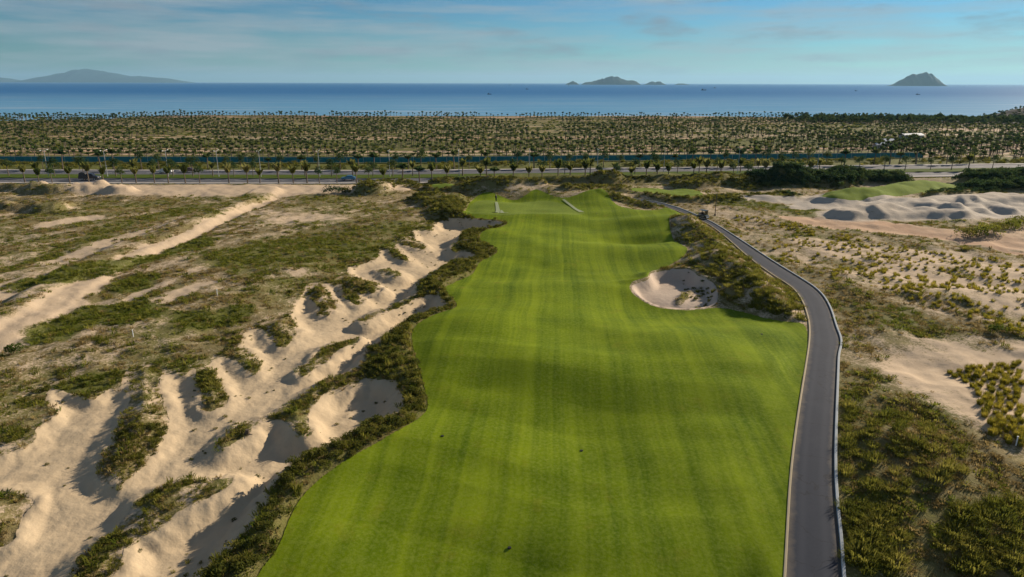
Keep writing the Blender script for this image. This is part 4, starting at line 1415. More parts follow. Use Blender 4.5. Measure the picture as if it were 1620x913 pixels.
for k in range(700):                                        # thicker growth on the far right
    xx, o_ = R5.uniform(120, 330), R5.uniform(36, 140)
    if o_ - 40 > (xx - 330) * .25 + 10 and xx < 150:
        continue
    y = float(road_y(xx)) + o_
    pts.append((xx, y, hz(xx, y)))
print('palms as a mass', len(pts), 'single', ntree)


def joined(name, a, b):
    V = [tuple(v.co) for v in a.vertices] + [tuple(v.co) for v in b.vertices]
    n0 = len(a.vertices)
    Fc = [tuple(f.vertices) for f in a.polygons] + [tuple(i + n0 for i in f.vertices) for f in b.polygons]
    me = mesh(name, V, Fc, [M_TRUNK, M_PALM])
    for i, f in enumerate(me.polygons):
        f.material_index = 0 if i < len(a.polygons) else 1
    return me


C_PALM = proto_set('far_palm', [joined(f'far_palm_{i}', trunk_mesh('t', 2.5 + .3 * i, .17, M_TRUNK, .2, 50 + i), palm_crown('c', 2.5 + .3 * i, 11, 1.7, .2, M_PALM, 50 + i, .24)) for i in range(3)])
pts = np.array(pts)
scatter('palm_plantation', C_PALM, pts, RNG.uniform(.7, 1.1, len(pts)), 'rows of young palms covering the sandy plain down to the beach', 'palms', .08)
C_UNDER = proto_set('undergrowth', [shrub_mesh(f'undergrowth_{i}', 110, .7, .75, .13, M_FRESH if i % 2 else M_DARKLEAF, 270 + i) for i in range(4)])
# green undergrowth bands in the plantation
gb = np.clip(green * 1.1 - .25 + .6 * fbm(GX * .3, GY, 8, 3, 161), 0, 1) * (off_ > 54) * (GY < 560)
p = sow(gb * (np.cos((off - 58) * 6.2832 / 13.0) > .1), .10, -480, 480, 250, 565, 14, .82)
scatter('plantation_undergrowth', C_UNDER, p, RNG.uniform(1.1, 2.4, len(p)), 'green undergrowth between the palm rows on the plain', 'shrubs', sz=.7)
# trees by the headland shore
tp = []
for k in range(900):
    xx = R5.uniform(215, 500)
    y = 552 - .06 * max(xx - 150, 0) + R5.gauss(0, 6) - R5.random() ** 3 * 40
    tp.append((xx, y, hz(xx, y)))
C_SHORE = proto_set('shore_tree', [shrub_mesh(f'shore_tree_{i}', 160, 1.6, 3.0, .4, M_DARKLEAF, 400 + i, 6, .8) for i in range(3)])
scatter('shore_wood', C_SHORE, np.array(tp), RNG.uniform(.8, 1.5, len(tp)), 'dark wood along the shore below the headland', 'wood')

# ------------------------------------------------------------------ fence behind the boulevard
M_FENCE = simple('blue_green_sheet', (0.020, 0.215, 0.235), .55, var=.25, scale=.4)
M_POST = simple('pale_post', (0.45, 0.46, 0.44), .7)
fo = thing('site_fence', 'long blue green sheet fence between the boulevard verge and the palm plantation', 'fence', (0, float(road_y(0)) + 49, 0))
pw = 6.0
pm = bpy.data.meshes.new('panel')
bm = bmesh.new()
for i in range(25):                                          # corrugated sheet
    x = -pw / 2 + .05 + (pw - .1) * i / 24
    y = .05 if i % 2 else -.05
    bm.verts.new((x, y, .06))
    bm.verts.new((x, y, 2.0))
bm.verts.ensure_lookup_table()
for i in range(24):
    bm.faces.new((bm.verts[2 * i], bm.verts[2 * i + 2], bm.verts[2 * i + 3], bm.verts[2 * i + 1]))
bm.to_mesh(pm)
bm.free()
pm.materials.append(M_FENCE)


def box_mesh(name, sx, sy, sz, m, z0=0.0, bevel=0.0):
    bm = bmesh.new()
    bmesh.ops.create_cube(bm, size=1)
    for v in bm.verts:
        v.co = Vector((v.co.x * sx, v.co.y * sy, (v.co.z + .5) * sz + z0))
    if bevel:
        bmesh.ops.bevel(bm, geom=list(bm.edges), offset=bevel, segments=2, affect='EDGES')
    me = bpy.data.meshes.new(name)
    bm.to_mesh(me)
    bm.free()
    me.materials.append(m)
    return me


post_me, rail_me = box_mesh('post', .12, .12, 2.15, M_POST), box_mesh('rail', pw - .14, .08, .10, M_POST, 2.0)
for x in np.arange(-222, 160, pw):
    y0_, y1_ = float(road_y(x)) + 49, float(road_y(x + pw)) + 49
    rz = math.atan2(y1_ - y0_, pw)
    base = fo.location.y
    for nm, me_, px in (('panel', pm, x + pw / 2), ('post', post_me, x), ('rail', rail_me, x + pw / 2)):
        q = obj(nm, me_, fo)
        q.location = (px, (y0_ + y1_) / 2 - base if nm != 'post' else y0_ - base, .05)
        q.rotation_euler = (0, 0, rz)

# ------------------------------------------------------------------ street lamps
M_STEEL = simple('galvanised_steel', (0.45, 0.47, 0.48), .45, .3)
M_DARKM = simple('dark_metal', (0.05, 0.05, 0.055), .5)


def lamp_parts(h):
    V, Fc = [], []
    tube(V, Fc, [(0, 0, 0), (0, 0, .5), (0, 0, h)], [.13, .10, .06], 8)
    pole = mesh('pole', V, Fc, M_STEEL)
    V, Fc = [], []
    n = 6
    for sgn in (-1, 1):
        b = len(V)
        for i in range(n):
            t = i / (n - 1)
            for j in range(4):
                a = j * 1.5708
                V.append((math.cos(a) * .035, sgn * 1.5 * t, h - .05 + .35 * math.sin(t * 1.57) + math.sin(a) * .035))
            if i:
                for j in range(4):
                    Fc.append((b + 4 * i - 4 + j, b + 4 * i - 4 + (j + 1) % 4, b + 4 * i + (j + 1) % 4, b + 4 * i + j))
    arm = mesh('arm', V, Fc, M_STEEL)
    return pole, arm, box_mesh('lamp_head', .22, .62, .12, M_WHITE, bevel=.03)


LP = lamp_parts(7.6)
XL = [u for u in (72, 166, 263, 343, 410, 503, 614, 724, 838, 950, 1062, 1190, 1330)]
for i, u in enumerate(XL):
    x = (u - 810) / 1080 * 208
    y = float(road_y(x)) + 9.2
    o = thing('street_lamp', f'tall pale double armed street lamp on the boulevard median, {ordinal(i + 1)} from the left', 'street lamp', (x, y, .25), .02, 'street lamps on the median')
    obj('pole', LP[0], o)
    obj('arm', LP[1], o)
    for sgn in (-1, 1):
        hd = obj('lamp_head', LP[2], o)
        hd.location = (0, sgn * 1.7, 7.84)
# dark post by the parked cart
x, y, z = on(1131, 341)
o = thing('utility_pole', 'thin dark pole standing beside the cart path near the golf cart', 'pole', (x, y, z))
V, Fc = [], []
tube(V, Fc, [(0, 0, -.2), (0, 0, 2), (0, 0, 4.6)], [.09, .075, .06], 8)
obj('shaft', mesh('shaft', V, Fc, M_DARKM), o)
obj('cap', box_mesh('cap', .30, .22, .22, M_DARKM, 4.55, .03), o)
V, Fc = [], []
tube(V, Fc, [(0, 0, -.05), (0, 0, .1), (0, 0, .32)], [.26, .24, .2], 8)
obj('footing', mesh('footing', V, Fc, M_TWIG), o)


# ------------------------------------------------------------------ vehicles
def wheel_parts(r, w):
    bm = bmesh.new()
    bmesh.ops.create_cone(bm, cap_ends=True, segments=18, radius1=r, radius2=r, depth=w, matrix=Matrix.Rotation(math.pi / 2, 4, 'X'))
    bmesh.ops.bevel(bm, geom=[e for e in bm.edges if len(e.link_faces) == 2 and abs(e.calc_face_angle(0)) > 1], offset=.04, segments=2, affect='EDGES')
    t = bpy.data.meshes.new('tyre')
    bm.to_mesh(t)
    bm.free()
    t.materials.append(M_RUBBER)
    bm = bmesh.new()
    bmesh.ops.create_cone(bm, cap_ends=True, segments=14, radius1=r * .58, radius2=r * .58, depth=w + .03, matrix=Matrix.Rotation(math.pi / 2, 4, 'X'))
    k = bpy.data.meshes.new('rim')
    bm.to_mesh(k)
    bm.free()
    k.materials.append(M_STEEL)
    return t, k


M_RUBBER = simple('tyre_rubber', (0.02, 0.02, 0.02), .9)
M_GLASS = simple('dark_window_glass', (0.02, 0.025, 0.03), .08, spec=.8)
M_LIGHT = simple('headlamp_lens', (0.7, 0.7, 0.65), .15)
M_TAIL = simple('tail_lamp_lens', (0.4, 0.02, 0.02), .25)


def prism(name, prof, w0, w1, m, bevel=.04):
    """side outline (x, z) with half width blending from w0 at the bottom to w1 at the top"""
    zs = [p[1] for p in prof]
    lo, hi = min(zs), max(zs)
    bm = bmesh.new()
    A, B = [], []
    for x, z in prof:
        t = (z - lo) / (hi - lo)
        w = w0 * (1 - t) + w1 * t
        A.append(bm.verts.new((x, -w, z)))
        B.append(bm.verts.new((x, w, z)))
    bm.faces.new(A)
    bm.faces.new(B[::-1])
    n = len(prof)
    for i in range(n):
        bm.faces.new((A[i], B[i], B[(i + 1) % n], A[(i + 1) % n]))
    bmesh.ops.recalc_face_normals(bm, faces=bm.faces)
    bmesh.ops.bevel(bm, geom=list(bm.edges), offset=bevel, segments=2, affect='EDGES')
    me = bpy.data.meshes.new(name)
    bm.to_mesh(me)
    bm.free()
    me.materials.append(m)
    return me


def car(x, y, z, rz, paint, label, truck=False):
    o = thing('pickup_truck' if truck else 'parked_car' if False else 'car', label, 'truck' if truck else 'car', (x, y, z), rz, 'vehicles on the boulevard')
    if truck:
        L2, prof = 2.9, [(-2.9, .5), (2.75, .5), (2.9, .75), (2.8, 1.15), (1.5, 1.3), (-2.85, 1.3), (-2.9, .9)]
        cab = [(1.55, 1.28), (.9, 1.98), (-.35, 2.0), (-.6, 1.28)]
        load = [(-.75, 1.31), (-.8, 2.15), (-1.7, 2.45), (-2.6, 2.2), (-2.8, 1.31)]
        wx = (1.85, -1.75)
    else:
        L2, prof = 2.15, [(-2.1, .42), (2.05, .42), (2.15, .62), (2.05, .86), (1.0, .98), (-1.75, 1.02), (-2.12, .95), (-2.15, .6)]
        cab = [(1.05, .97), (.35, 1.46), (-.95, 1.48), (-1.65, 1.0)]
        load = None
        wx = (1.35, -1.3)
    obj('body', prism('body', prof, .88, .84, paint, .06), o)
    c = obj('cabin', prism('cabin', cab, .80, .62, paint, .04), o)
    zz = (cab[0][1] + cab[1][1]) / 2 + .02
    for sgn in (-1, 1):
        w = box_mesh('side_window', (cab[0][0] - cab[3][0]) * .55, .02, (cab[1][1] - cab[0][1]) * .6, M_GLASS)
        q = obj('side_window', w, c)
        q.location = ((cab[0][0] + cab[3][0]) / 2, sgn * .735, zz - (cab[1][1] - cab[0][1]) * .3)
        q.rotation_euler = (-sgn * -.32, 0, 0)
    for k, nm, sx in ((0, 'windscreen', 1), (2, 'rear_window', -1)):
        a, b = cab[k], cab[k + 1]
        me = mesh(nm, [(a[0] * .92 + b[0] * .08 + .03 * sx, -.66, a[1] * .88 + b[1] * .12), (a[0] * .92 + b[0] * .08 + .03 * sx, .66, a[1] * .88 + b[1] * .12),
                       (b[0] * .88 + a[0] * .12 + .05 * sx, .58, b[1] * .88 + a[1] * .12), (b[0] * .88 + a[0] * .12 + .05 * sx, -.58, b[1] * .88 + a[1] * .12)], [(0, 1, 2, 3)], M_GLASS)
        obj(nm, me, c)
    if load:
        obj('covered_load', prism('covered_load', load, .84, .7, M_DARKM, .08), o)
    tm, rm = wheel_parts(.36 if truck else .31, .22)
    for px in wx:
        for sgn in (-1, 1):
            wv = obj('wheel', tm, o)
            wv.location = (px, sgn * .80, .36 if truck else .31)
            obj('rim', rm, wv)
    for sgn in (-1, 1):
        q = obj('headlight', box_mesh('headlight', .08, .32, .14, M_LIGHT, bevel=.02), o)
        q.location = (L2 - .06, sgn * .6, .68 if not truck else .88)
        q = obj('tail_light', box_mesh('tail_light', .06, .26, .14, M_TAIL, bevel=.02), o)
        q.location = (-L2 + .01, sgn * .62, .72 if not truck else .95)
    return o


def paint(name, c):
    return simple(name, c, .28, .1, .05, spec=.6)


def road_spot(u, o_):
    x = (u - 810) / 1080 * (192 + o_)
    return x, float(road_y(x)) + o_


x, y = road_spot(113, 1.6)
car(x, y, .13, 0.02, paint('black_paint', (0.02, 0.02, 0.03)), 'dark pickup truck with a covered load on the near carriageway', True)
x, y = road_spot(539, 1.8)
car(x, y, .13, math.pi, paint('blue_paint', (0.05, 0.20, 0.34)), 'small blue car on the near carriageway of the boulevard')
x, y = road_spot(242, 18.0)
car(x, y, .15, .03, paint('white_paint_car', (0.7, 0.7, 0.7)), 'small white car on the far carriageway in front of the verge')
x, y = road_spot(282, 20.5)
car(x, y, .15, .03, paint('red_brown_paint', (0.12, 0.06, 0.06)), 'dark maroon car on the far carriageway beside the white car')

# golf cart on the path
M_CART = simple('dark_green_cart', (0.015, 0.03, 0.03), .35, spec=.5)
M_SEAT = simple('seat_vinyl', (0.30, 0.28, 0.25), .6)
x, y, z = on(1112, 347)
cart = thing('golf_cart', 'dark golf cart with a canopy driving along the cart path', 'golf cart', (x, y, z + .14), math.radians(-52))
bodym = [(-1.15, .28), (1.15, .28), (1.2, .5), (1.05, .82), (.62, .88), (.5, .42), (-.15, .42), (-.2, .74), (-1.1, .80), (-1.2, .55)]
obj('body', prism('body', bodym, .60, .58, M_CART, .03), cart)
st_ = obj('seat', box_mesh('seat', .5, 1.05, .16, M_SEAT, .74, .04), cart)
st_.location = (-.42, 0, 0)
bk = obj('backrest', box_mesh('backrest', .12, 1.05, .45, M_SEAT, .85, .04), cart)
bk.location = (-.72, 0, 0)
obj('canopy', box_mesh('canopy', 1.75, 1.2, .08, M_CART, 1.80, .03), cart)
for px in (.72, -.82):
    for sgn in (-1, 1):
        q = obj('canopy_post', box_mesh('canopy_post', .05, .05, 1.05, M_DARKM, .78), cart)
        q.location = (px, sgn * .52, 0)
ws = obj('windscreen', mesh('windscreen', [(.78, -.48, .95), (.78, .48, .95), (.74, .48, 1.75), (.74, -.48, 1.75)], [(0, 1, 2, 3)], M_GLASS), cart)
bumper = obj('bumper', box_mesh('bumper', .10, .9, .16, M_WHITE, .36, .03), cart)
bumper.location = (1.2, 0, 0)
tm, rm = wheel_parts(.24, .18)
for px in (.78, -.78):
    for sgn in (-1, 1):
        wv = obj('wheel', tm, cart)
        wv.location = (px, sgn * .56, .24)
        obj('rim', rm, wv)
swh = bpy.data.meshes.new('steering_wheel')
bm = bmesh.new()
R_, r_ = .17, .018
ring = [[bm.verts.new(((R_ + r_ * math.cos(b)) * math.cos(a), (R_ + r_ * math.cos(b)) * math.sin(a), r_ * math.sin(b))) for b in (0, 2.09, 4.19)] for a in np.linspace(0, 6.283, 13)[:-1]]
for i in range(12):
    for j in range(3):
        bm.faces.new((ring[i][j], ring[(i + 1) % 12][j], ring[(i + 1) % 12][(j + 1) % 3], ring[i][(j + 1) % 3]))
bm.to_mesh(swh)
bm.free()
swh.materials.append(M_DARKM)
q = obj('steering_wheel', swh, cart)
q.location, q.rotation_euler = (.38, .26, 1.0), (0, -.9, 0)


# ------------------------------------------------------------------ people
M_SKIN = simple('skin', (0.35, 0.21, 0.14), .6)
M_CLOTH = simple('dark_clothes', (0.022, 0.026, 0.032), .9)
M_HAT = simple('straw_hat', (0.30, 0.24, 0.14), .9)


def person(loc, rz, label, pose='stand', scale=1.0):
    """one skinned body; clothes and hat as children"""
    if pose == 'stand':
        J = {'pelvis': (0, 0, .95), 'chest': (.03, 0, 1.32), 'neck': (.05, 0, 1.48), 'head': (.08, 0, 1.64),
             'hl': (0, .10, .92), 'kl': (.05, .12, .50), 'al': (0, .13, .08), 'tl': (.16, .14, .04), 'hr': (0, -.10, .92), 'kr': (.02, -.13, .50), 'ar': (-.06, -.15, .08), 'tr': (.10, -.16, .04),
             'sl': (.04, .19, 1.42), 'el': (.12, .27, 1.15), 'wl': (.32, .20, 1.00), 'fl': (.40, .17, .97), 'sr': (.04, -.19, 1.42), 'er': (.12, -.27, 1.15), 'wr': (.32, -.18, 1.00), 'fr': (.40, -.15, .97)}
    else:
        J = {'pelvis': (-.42, 0, 1.0), 'chest': (-.44, 0, 1.32), 'neck': (-.42, 0, 1.47), 'head': (-.39, 0, 1.62),
             'hl': (-.40, .10, .98), 'kl': (.02, .12, 1.0), 'al': (.16, .12, .56), 'tl': (.30, .13, .52), 'hr': (-.40, -.10, .98), 'kr': (.02, -.12, 1.0), 'ar': (.16, -.12, .56), 'tr': (.30, -.13, .52),
             'sl': (-.42, .18, 1.40), 'el': (-.22, .24, 1.18), 'wl': (.12, .12, 1.10), 'fl': (.26, .10, 1.08), 'sr': (-.42, -.18, 1.40), 'er': (-.22, -.24, 1.18), 'wr': (.12, -.10, 1.10), 'fr': (.26, -.08, 1.08)}
    Rd = dict(pelvis=.15, chest=.16, neck=.06, head=.105, hl=.10, kl=.07, al=.05, tl=.04, hr=.10, kr=.07, ar=.05, tr=.04, sl=.07, el=.05, wl=.035, fl=.035, sr=.07, er=.05, wr=.035, fr=.035)
    E = [('pelvis', 'chest'), ('chest', 'neck'), ('neck', 'head')] + [e for s in 'lr' for e in (('pelvis', 'h' + s), ('h' + s, 'k' + s), ('k' + s, 'a' + s), ('a' + s, 't' + s), ('chest', 's' + s), ('s' + s, 'e' + s), ('e' + s, 'w' + s), ('w' + s, 'f' + s))]

    def skin(nm, names, grow_, m, parent):
        ns = [k for k in J if k in names]
        es = [(ns.index(a), ns.index(b)) for a, b in E if a in ns and b in ns]
        me = bpy.data.meshes.new(nm)
        me.from_pydata([J[k] for k in ns], es, [])
        me.materials.append(m)
        o = obj(nm, me, parent)
        md = o.modifiers.new('skin', 'SKIN')
        md.use_smooth_shade = True
        for i, k in enumerate(ns):
            r = Rd[k] + grow_
            me.skin_vertices[0].data[i].radius = (r, r)
        me.skin_vertices[0].data[0].use_root = True
        o.modifiers.new('sub', 'SUBSURF').levels = 1
        o.modifiers['sub'].render_levels = 2
        return o
    b = skin('person', list(J), 0, M_SKIN, None)
    b.location, b.rotation_euler, b.scale = loc, (0, 0, rz), (scale,) * 3
    b['label'], b['category'] = label, 'person'
    skin('trousers', ['pelvis', 'hl', 'kl', 'al', 'hr', 'kr', 'ar'], .018, M_CLOTH, b)
    skin('shirt', ['pelvis', 'chest', 'sl', 'el', 'sr', 'er', 'wl', 'wr'], .020, M_CLOTH, b)
    V, Fc = [], []
    hx, hy, hz_ = J['head']
    tube(V, Fc, [(hx, hy, hz_ + .03), (hx, hy, hz_ + .05), (hx, hy, hz_ + .07), (hx, hy, hz_ + .15)], [.20, .20, .115, .09], 14)
    obj('hat', mesh('hat', V, Fc, M_HAT), b)
    return b


x, y, z = on(785, 319)
person((x, y, z + .15), 2.6, 'person in dark clothes standing on the far green above the pale runnel')
c_, s_ = math.cos(cart.rotation_euler.z), math.sin(cart.rotation_euler.z)
cl = cart.location
person((cl.x - s_ * .24, cl.y + c_ * .24, cl.z), cart.rotation_euler.z, 'person in dark clothes sitting at the wheel of the golf cart', 'sit')

# ------------------------------------------------------------------ small things on the course
M_GRATE = simple('dark_iron', (0.03, 0.03, 0.03), .6)
for u, v, lab in ((700, 691, 'dark round drain grate in the fairway near the bushy corner'), (806, 868, 'dark round drain grate lowest on the fairway'), (920, 714, 'dark round drain grate on the swell in mid fairway'), (1205, 530, 'dark round drain grate in the fairway by the path bend'), (944, 338, 'dark round drain grate just before the far green')):
    x, y, z = on(u, v)
    o = thing('drain_grate', lab, 'drain', (x, y, z + .07), 0, 'drain grates in the fairway')
    V, Fc = [], []
    tube(V, Fc, [(0, 0, -.06), (0, 0, .02)], [.12, .12], 16)
    obj('ring', mesh('ring', V, Fc, M_GRATE), o)
    for k in range(-2, 3):
        q = obj('bar', box_mesh('bar', .03, .26 - .05 * abs(k), .02, M_GRATE, .022), o)
        q.location = (k * .05, 0, 0)
M_STAKE = simple('white_stake', (0.8, 0.8, 0.78), .5)
for u, v, lab in ((211, 533, 'short white marker stake on the dry slope above the waste sand, lower one'), (344, 468, 'short white marker stake on the dry slope, upper one nearer the green patch'), (1607, 705, 'thin white marker stake at the foot of the yellow planted bed')):
    x, y, z = on(u, v)
    o = thing('marker_stake', lab, 'stake', (x, y, z), 0, 'white marker stakes')
    V, Fc = [], []
    tube(V, Fc, [(0, 0, -.1), (0, 0, .75), (0, 0, .8)], [.05, .05, .03], 8)
    obj('shaft', mesh('shaft', V, Fc, M_STAKE), o)
    obj('cap', box_mesh('cap', .13, .13, .05, M_STAKE, .8, .015), o)
x, y, z = on(391, 687)
o = thing('dark_stump', 'small dark stump on the grassy finger in the waste sand', 'stump', (x, y, z))
V, Fc = [], []
tube(V, Fc, [(0, 0, -.1), (.02, 0, .2), (.05, .03, .42)], [.24, .19, .16], 9)
obj('wood', mesh('wood', V, Fc, M_TWIG), o)
V, Fc = [], []
for k in range(5):
    a = k * 1.256
    tube(V, Fc, [(math.cos(a) * .15, math.sin(a) * .15, .05), (math.cos(a) * .32, math.sin(a) * .32, .0), (math.cos(a) * .46, math.sin(a) * .46, -.06)], [.07, .05, .02], 5)
obj('roots', mesh('roots', V, Fc, M_TWIG), o)
# white roofed sheds in the plantation
M_SHED = simple('white_sheet', (0.75, 0.77, 0.78), .5)
M_SHWALL = simple('shed_wall', (0.45, 0.45, 0.43), .8)
for i, (u, v, L, wd, h, lab) in enumerate(((1441, 219, 14, 5, 1.9, 'long white roofed shed among the palms on the plain'), (1401, 229.5, 7, 4, 2.2, 'small white roofed hut among the palms below the long shed'), (1390, 236, 5, 3.5, 2.2, 'smallest pale hut among the palms beside the fence end'))):
    x, y = at(u, v)
    o = thing('white_shed', lab, 'shed', (x, y, 0), .35 if i == 0 else .1, 'white sheds in the plantation')
    obj('wall', box_mesh('wall', L - .6, wd - .6, h, M_SHWALL, -.2), o)
    V = [(-L / 2, -wd / 2, h - .25), (L / 2, -wd / 2, h - .25), (L / 2, 0, h + .8), (-L / 2, 0, h + .8), (-L / 2, wd / 2, h - .25), (L / 2, wd / 2, h - .25)]
    obj('roof', mesh('roof', V + [(a, b, c - .06) for a, b, c in V], [(0, 1, 2, 3), (3, 2, 5, 4), (6, 9, 8, 7), (9, 10, 11, 8), (0, 6, 7, 1), (4, 5, 11, 10), (0, 3, 9, 6), (3, 4, 10, 9), (1, 7, 8, 2), (2, 8, 11, 5)], M_SHED), o)
    dd = obj('door', box_mesh('door', 1.0, .06, 1.8, M_DARKM), o)
    dd.location = (0, -wd / 2 + .29, 0)

# ------------------------------------------------------------------ boats, islands, headland
M_HULL = simple('boat_hull', (0.03, 0.06, 0.09), .5)
M_CABIN = simple('boat_cabin', (0.10, 0.14, 0.16), .6)
for u, v, lab, L in ((774, 149.5, 'dark fishing boat on the sea, the nearer of two off the centre of the shore', 12), (834, 141.5, 'dark fishing boat on the sea below the islet group', 15), (807, 134.8, 'tiny far boat just under the horizon, between the two nearer boats', 30), (900, 135.2, 'tiny far boat directly under the islet group', 28),
                     (1113, 143, 'dark fishing boat with a tall wheelhouse, largest on the sea', 24), (1131, 139.5, 'tiny boat behind the largest boat', 20), (1354, 144, 'small dark boat on the sea short of the domed island', 12), (1452, 150, 'low dark boat on the sea below the domed island', 12)):
    x, y = at(u, v, SEA)
    o = thing('fishing_boat', lab, 'boat', (x, y, SEA), random.uniform(-.4, .4), 'boats on the sea')
    k = L / 12
    bm = bmesh.new()
    secs = [(-5.8, 1.3, 1.5), (-3, 1.7, 1.4), (1, 1.8, 1.4), (4, 1.1, 1.8), (6, .08, 2.5)]
    rows = []
    for sx, w, zt in secs:
        rows.append([bm.verts.new((sx * k, a * k, b * k)) for a, b in ((-w, zt), (-w * .7, 0), (0, -.7), (w * .7, 0), (w, zt))])
    for i in range(4):
        for j in range(4):
            bm.faces.new((rows[i][j], rows[i + 1][j], rows[i + 1][j + 1], rows[i][j + 1]))
        bm.faces.new((rows[i][4], rows[i + 1][4], rows[i + 1][0], rows[i][0]))
    bm.faces.new(rows[0])
    me = bpy.data.meshes.new('hull')
    bm.to_mesh(me)
    bm.free()
    me.materials.append(M_HULL)
    obj('hull', me, o)
    q = obj('wheelhouse', box_mesh('wheelhouse', 3.2 * k, 2.2 * k, 2.4 * k, M_CABIN, 1.4 * k, .15 * k), o)
    q.location = (-2.2 * k, 0, 0)
    V, Fc = [], []
    tube(V, Fc, [(1.5 * k, 0, 1.2 * k), (1.5 * k, 0, 4 * k), (1.5 * k, 0, 6.5 * k)], [.14 * k, .11 * k, .07 * k], 6)
    obj('mast', mesh('mast', V, Fc, M_HULL), o)


def island_material():
    m, n, l = mat('island_scrub')
    o = nd(n, 'ShaderNodeOutputMaterial')
    b = nd(n, 'ShaderNodeBsdfPrincipled', Roughness=.95)
    b.inputs['Specular IOR Level'].default_value = .05
    pos = nd(n, 'ShaderNodeTexCoord').outputs['Object']
    col = mixc(n, l, noise(n, l, pos, .02, 6, .7), (0.012, 0.030, 0.028), (0.040, 0.060, 0.045))
    l.new(col, b.inputs['Base Color'])
    l.new(b.outputs[0], o.inputs[0])
    return m


M_ISLAND = island_material()


def island(u0, u1, prof, dist, depth_, label, seed, name='island'):
    """relief whose skyline follows prof [(u, pixels above the waterline)], dist metres away and depth_ metres deep"""
    n, mrow = 90, 26
    k = dist / F * math.cos(PITCH) ** 2
    us = np.linspace(u0, u1, n)
    hp = np.interp(us, [p[0] for p in prof], [p[1] for p in prof])
    hp = hp * (1.0 + .14 * fbm(us / 5.0, us * 0, 1.0, 3, seed + 3)) * (1.22 if seed == 3 else .84 if seed in (13, 17) else 1.0)
    X0 = (us - CX) * dist / F * math.cos(PITCH)
    V = []
    for j in range(mrow):
        t = j / (mrow - 1) * 2 - 1
        env = max(0, 1 - abs(t) ** 1.7)
        yy = t * depth_ / 2
        nz = fbm(X0 / (depth_ * .35) + seed, X0 * 0 + yy / (depth_ * .35), 1.0, 5, seed)
        hh = hp * k * (env * (1 + .0 * nz)) * (1 + .22 * nz * (1 - env * .8)) + .10 * nz * hp * k * env
        for i in range(n):
            V.append((X0[i] - np.mean(X0), yy, hh[i] - 3))
    Fc = [(j * n + i, j * n + i + 1, j * n + n + i + 1, j * n + n + i) for j in range(mrow - 1) for i in range(n - 1)]
    o = thing(name, label, 'island', (float(np.mean(X0)), dist, SEA), 0, None, mesh(name, V, Fc, M_ISLAND, True))
    return o


island(1408, 1488, [(1408, 0), (1418, 3), (1424, 7), (1432, 12), (1440, 14.5), (1450, 16), (1461, 18), (1468, 15.5), (1476, 11), (1482, 6), (1488, 0)], 11000, 500, 'domed dark island on the horizon, nearest and steepest of the islands', 3)
island(918, 1012, [(918, 0), (925, 4), (934, 5.5), (942, 7), (950, 9), (960, 12), (968, 13.5), (976, 11.5), (984, 9), (992, 7), (1000, 7.5), (1006, 5), (1012, 0)], 14000, 600, 'peaked island in the middle of the horizon, main one of the islet group', 5)
island(893, 916, [(893, 0), (898, 3), (905, 6), (911, 4), (916, 0)], 14200, 250, 'small rocky islet just off one end of the peaked island', 7)
island(1014, 1054, [(1014, 0), (1022, 2), (1030, 6), (1036, 4.5), (1044, 5), (1050, 2), (1054, 0)], 14500, 250, 'low double humped islet beyond the peaked island', 9)
island(1064, 1094, [(1064, 0), (1072, 2.2), (1082, 2.0), (1094, 0)], 15000, 200, 'lowest flat islet at the end of the islet group', 11)
island(40, 290, [(40, 0), (60, 6), (80, 12), (100, 17), (118, 21), (136, 25), (148, 22), (160, 21), (176, 17), (190, 15), (204, 11), (222, 12.5), (238, 10), (256, 10), (270, 6), (290, 0)], 30000, 3600, 'long hazy blue mountain island faint on the horizon', 13)
island(-60, 40, [(-60, 14), (-20, 12), (0, 9), (20, 5), (40, 0)], 32000, 2600, 'hazy mountain shoulder running out of the picture past the mountain island', 17)

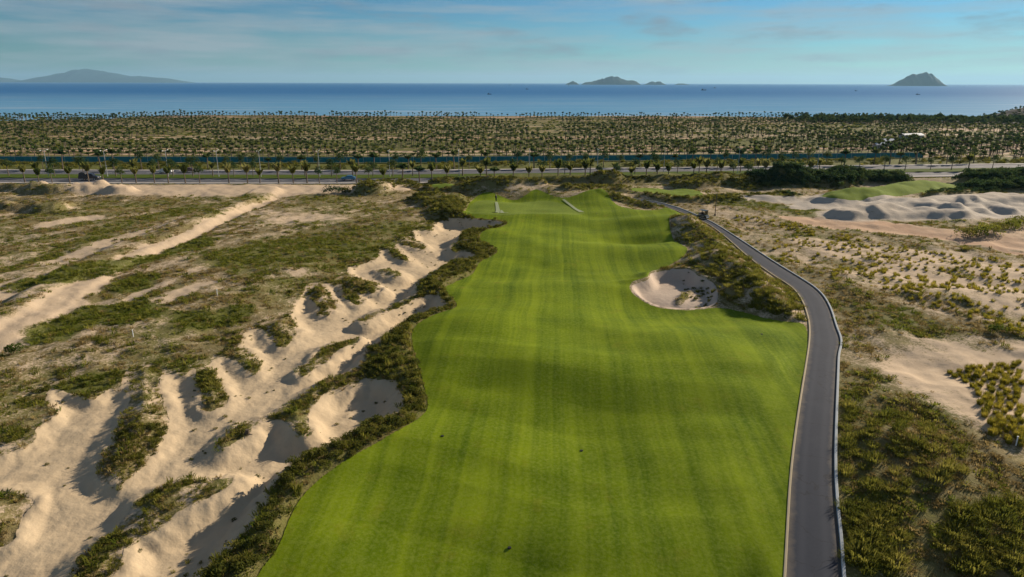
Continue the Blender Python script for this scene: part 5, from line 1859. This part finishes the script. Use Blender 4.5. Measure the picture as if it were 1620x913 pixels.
# headland: rocky wooded hill at the end of the beach
M_ROCK = simple('headland_rock', (0.055, 0.055, 0.045), .95, var=.5, scale=.06)
n, mr_ = 90, 44
V = []
for j in range(mr_):
    for i in range(n):
        x = 330 + 330 * i / (n - 1)
        y = 500 + 130 * j / (mr_ - 1)
        ridge = np.interp(x, [330, 360, 385, 399, 407, 415, 430, 470, 530, 660], [-3, -1, 1.0, 3.0, 5.5, 8.5, 12, 18, 24, 30])
        t = (j / (mr_ - 1) - .55) / .45
        env = max(0, 1 - abs(t) ** 1.6)
        nz = fbm(np.array([x]), np.array([y]), 26, 5, 201)[0]
        V.append((x, y, ridge * env * (1 + .35 * nz) - 4 * (1 - env) - 1.0))
Fc = [(j * n + i, j * n + i + 1, j * n + n + i + 1, j * n + n + i) for j in range(mr_ - 1) for i in range(n - 1)]
head_me = mesh('headland', V, Fc, M_ROCK, True)
structure('headland', head_me)
hv = np.array(V)
sel = (hv[:, 2] > 1.0) & (RNG.random(len(hv)) < .75)
scatter('headland_scrub', C_SHORE, hv[sel] + RNG.uniform(-1, 1, (sel.sum(), 3)) * [2, 2, 0] - [0, 0, .4], RNG.uniform(.35, .75, sel.sum()), 'dark scrub over the rocky headland', 'scrub')

# ------------------------------------------------------------------ sea air
HZ = (-52000, 52000, -60, 70000, SEA - 1.0, 680.0)
hb = mesh('haze', [(x, y, z) for z in HZ[4:] for y in HZ[2:4] for x in HZ[:2]], [(0, 2, 3, 1), (4, 5, 7, 6), (0, 1, 5, 4), (2, 6, 7, 3), (0, 4, 6, 2), (1, 3, 7, 5)], [])
hm, n, l = mat('sea_air')
o = nd(n, 'ShaderNodeOutputMaterial')
pv = nd(n, 'ShaderNodeVolumePrincipled', Density=2.7e-5)
pv.inputs['Color'].default_value = (0.40, 0.72, 1.0, 1)
pv.inputs['Anisotropy'].default_value = 0.2
l.new(pv.outputs[0], o.inputs['Volume'])
hb.materials.append(hm)
obj('haze', hb, None, kind='stuff', label='thin blue sea haze over land and water', category='haze')
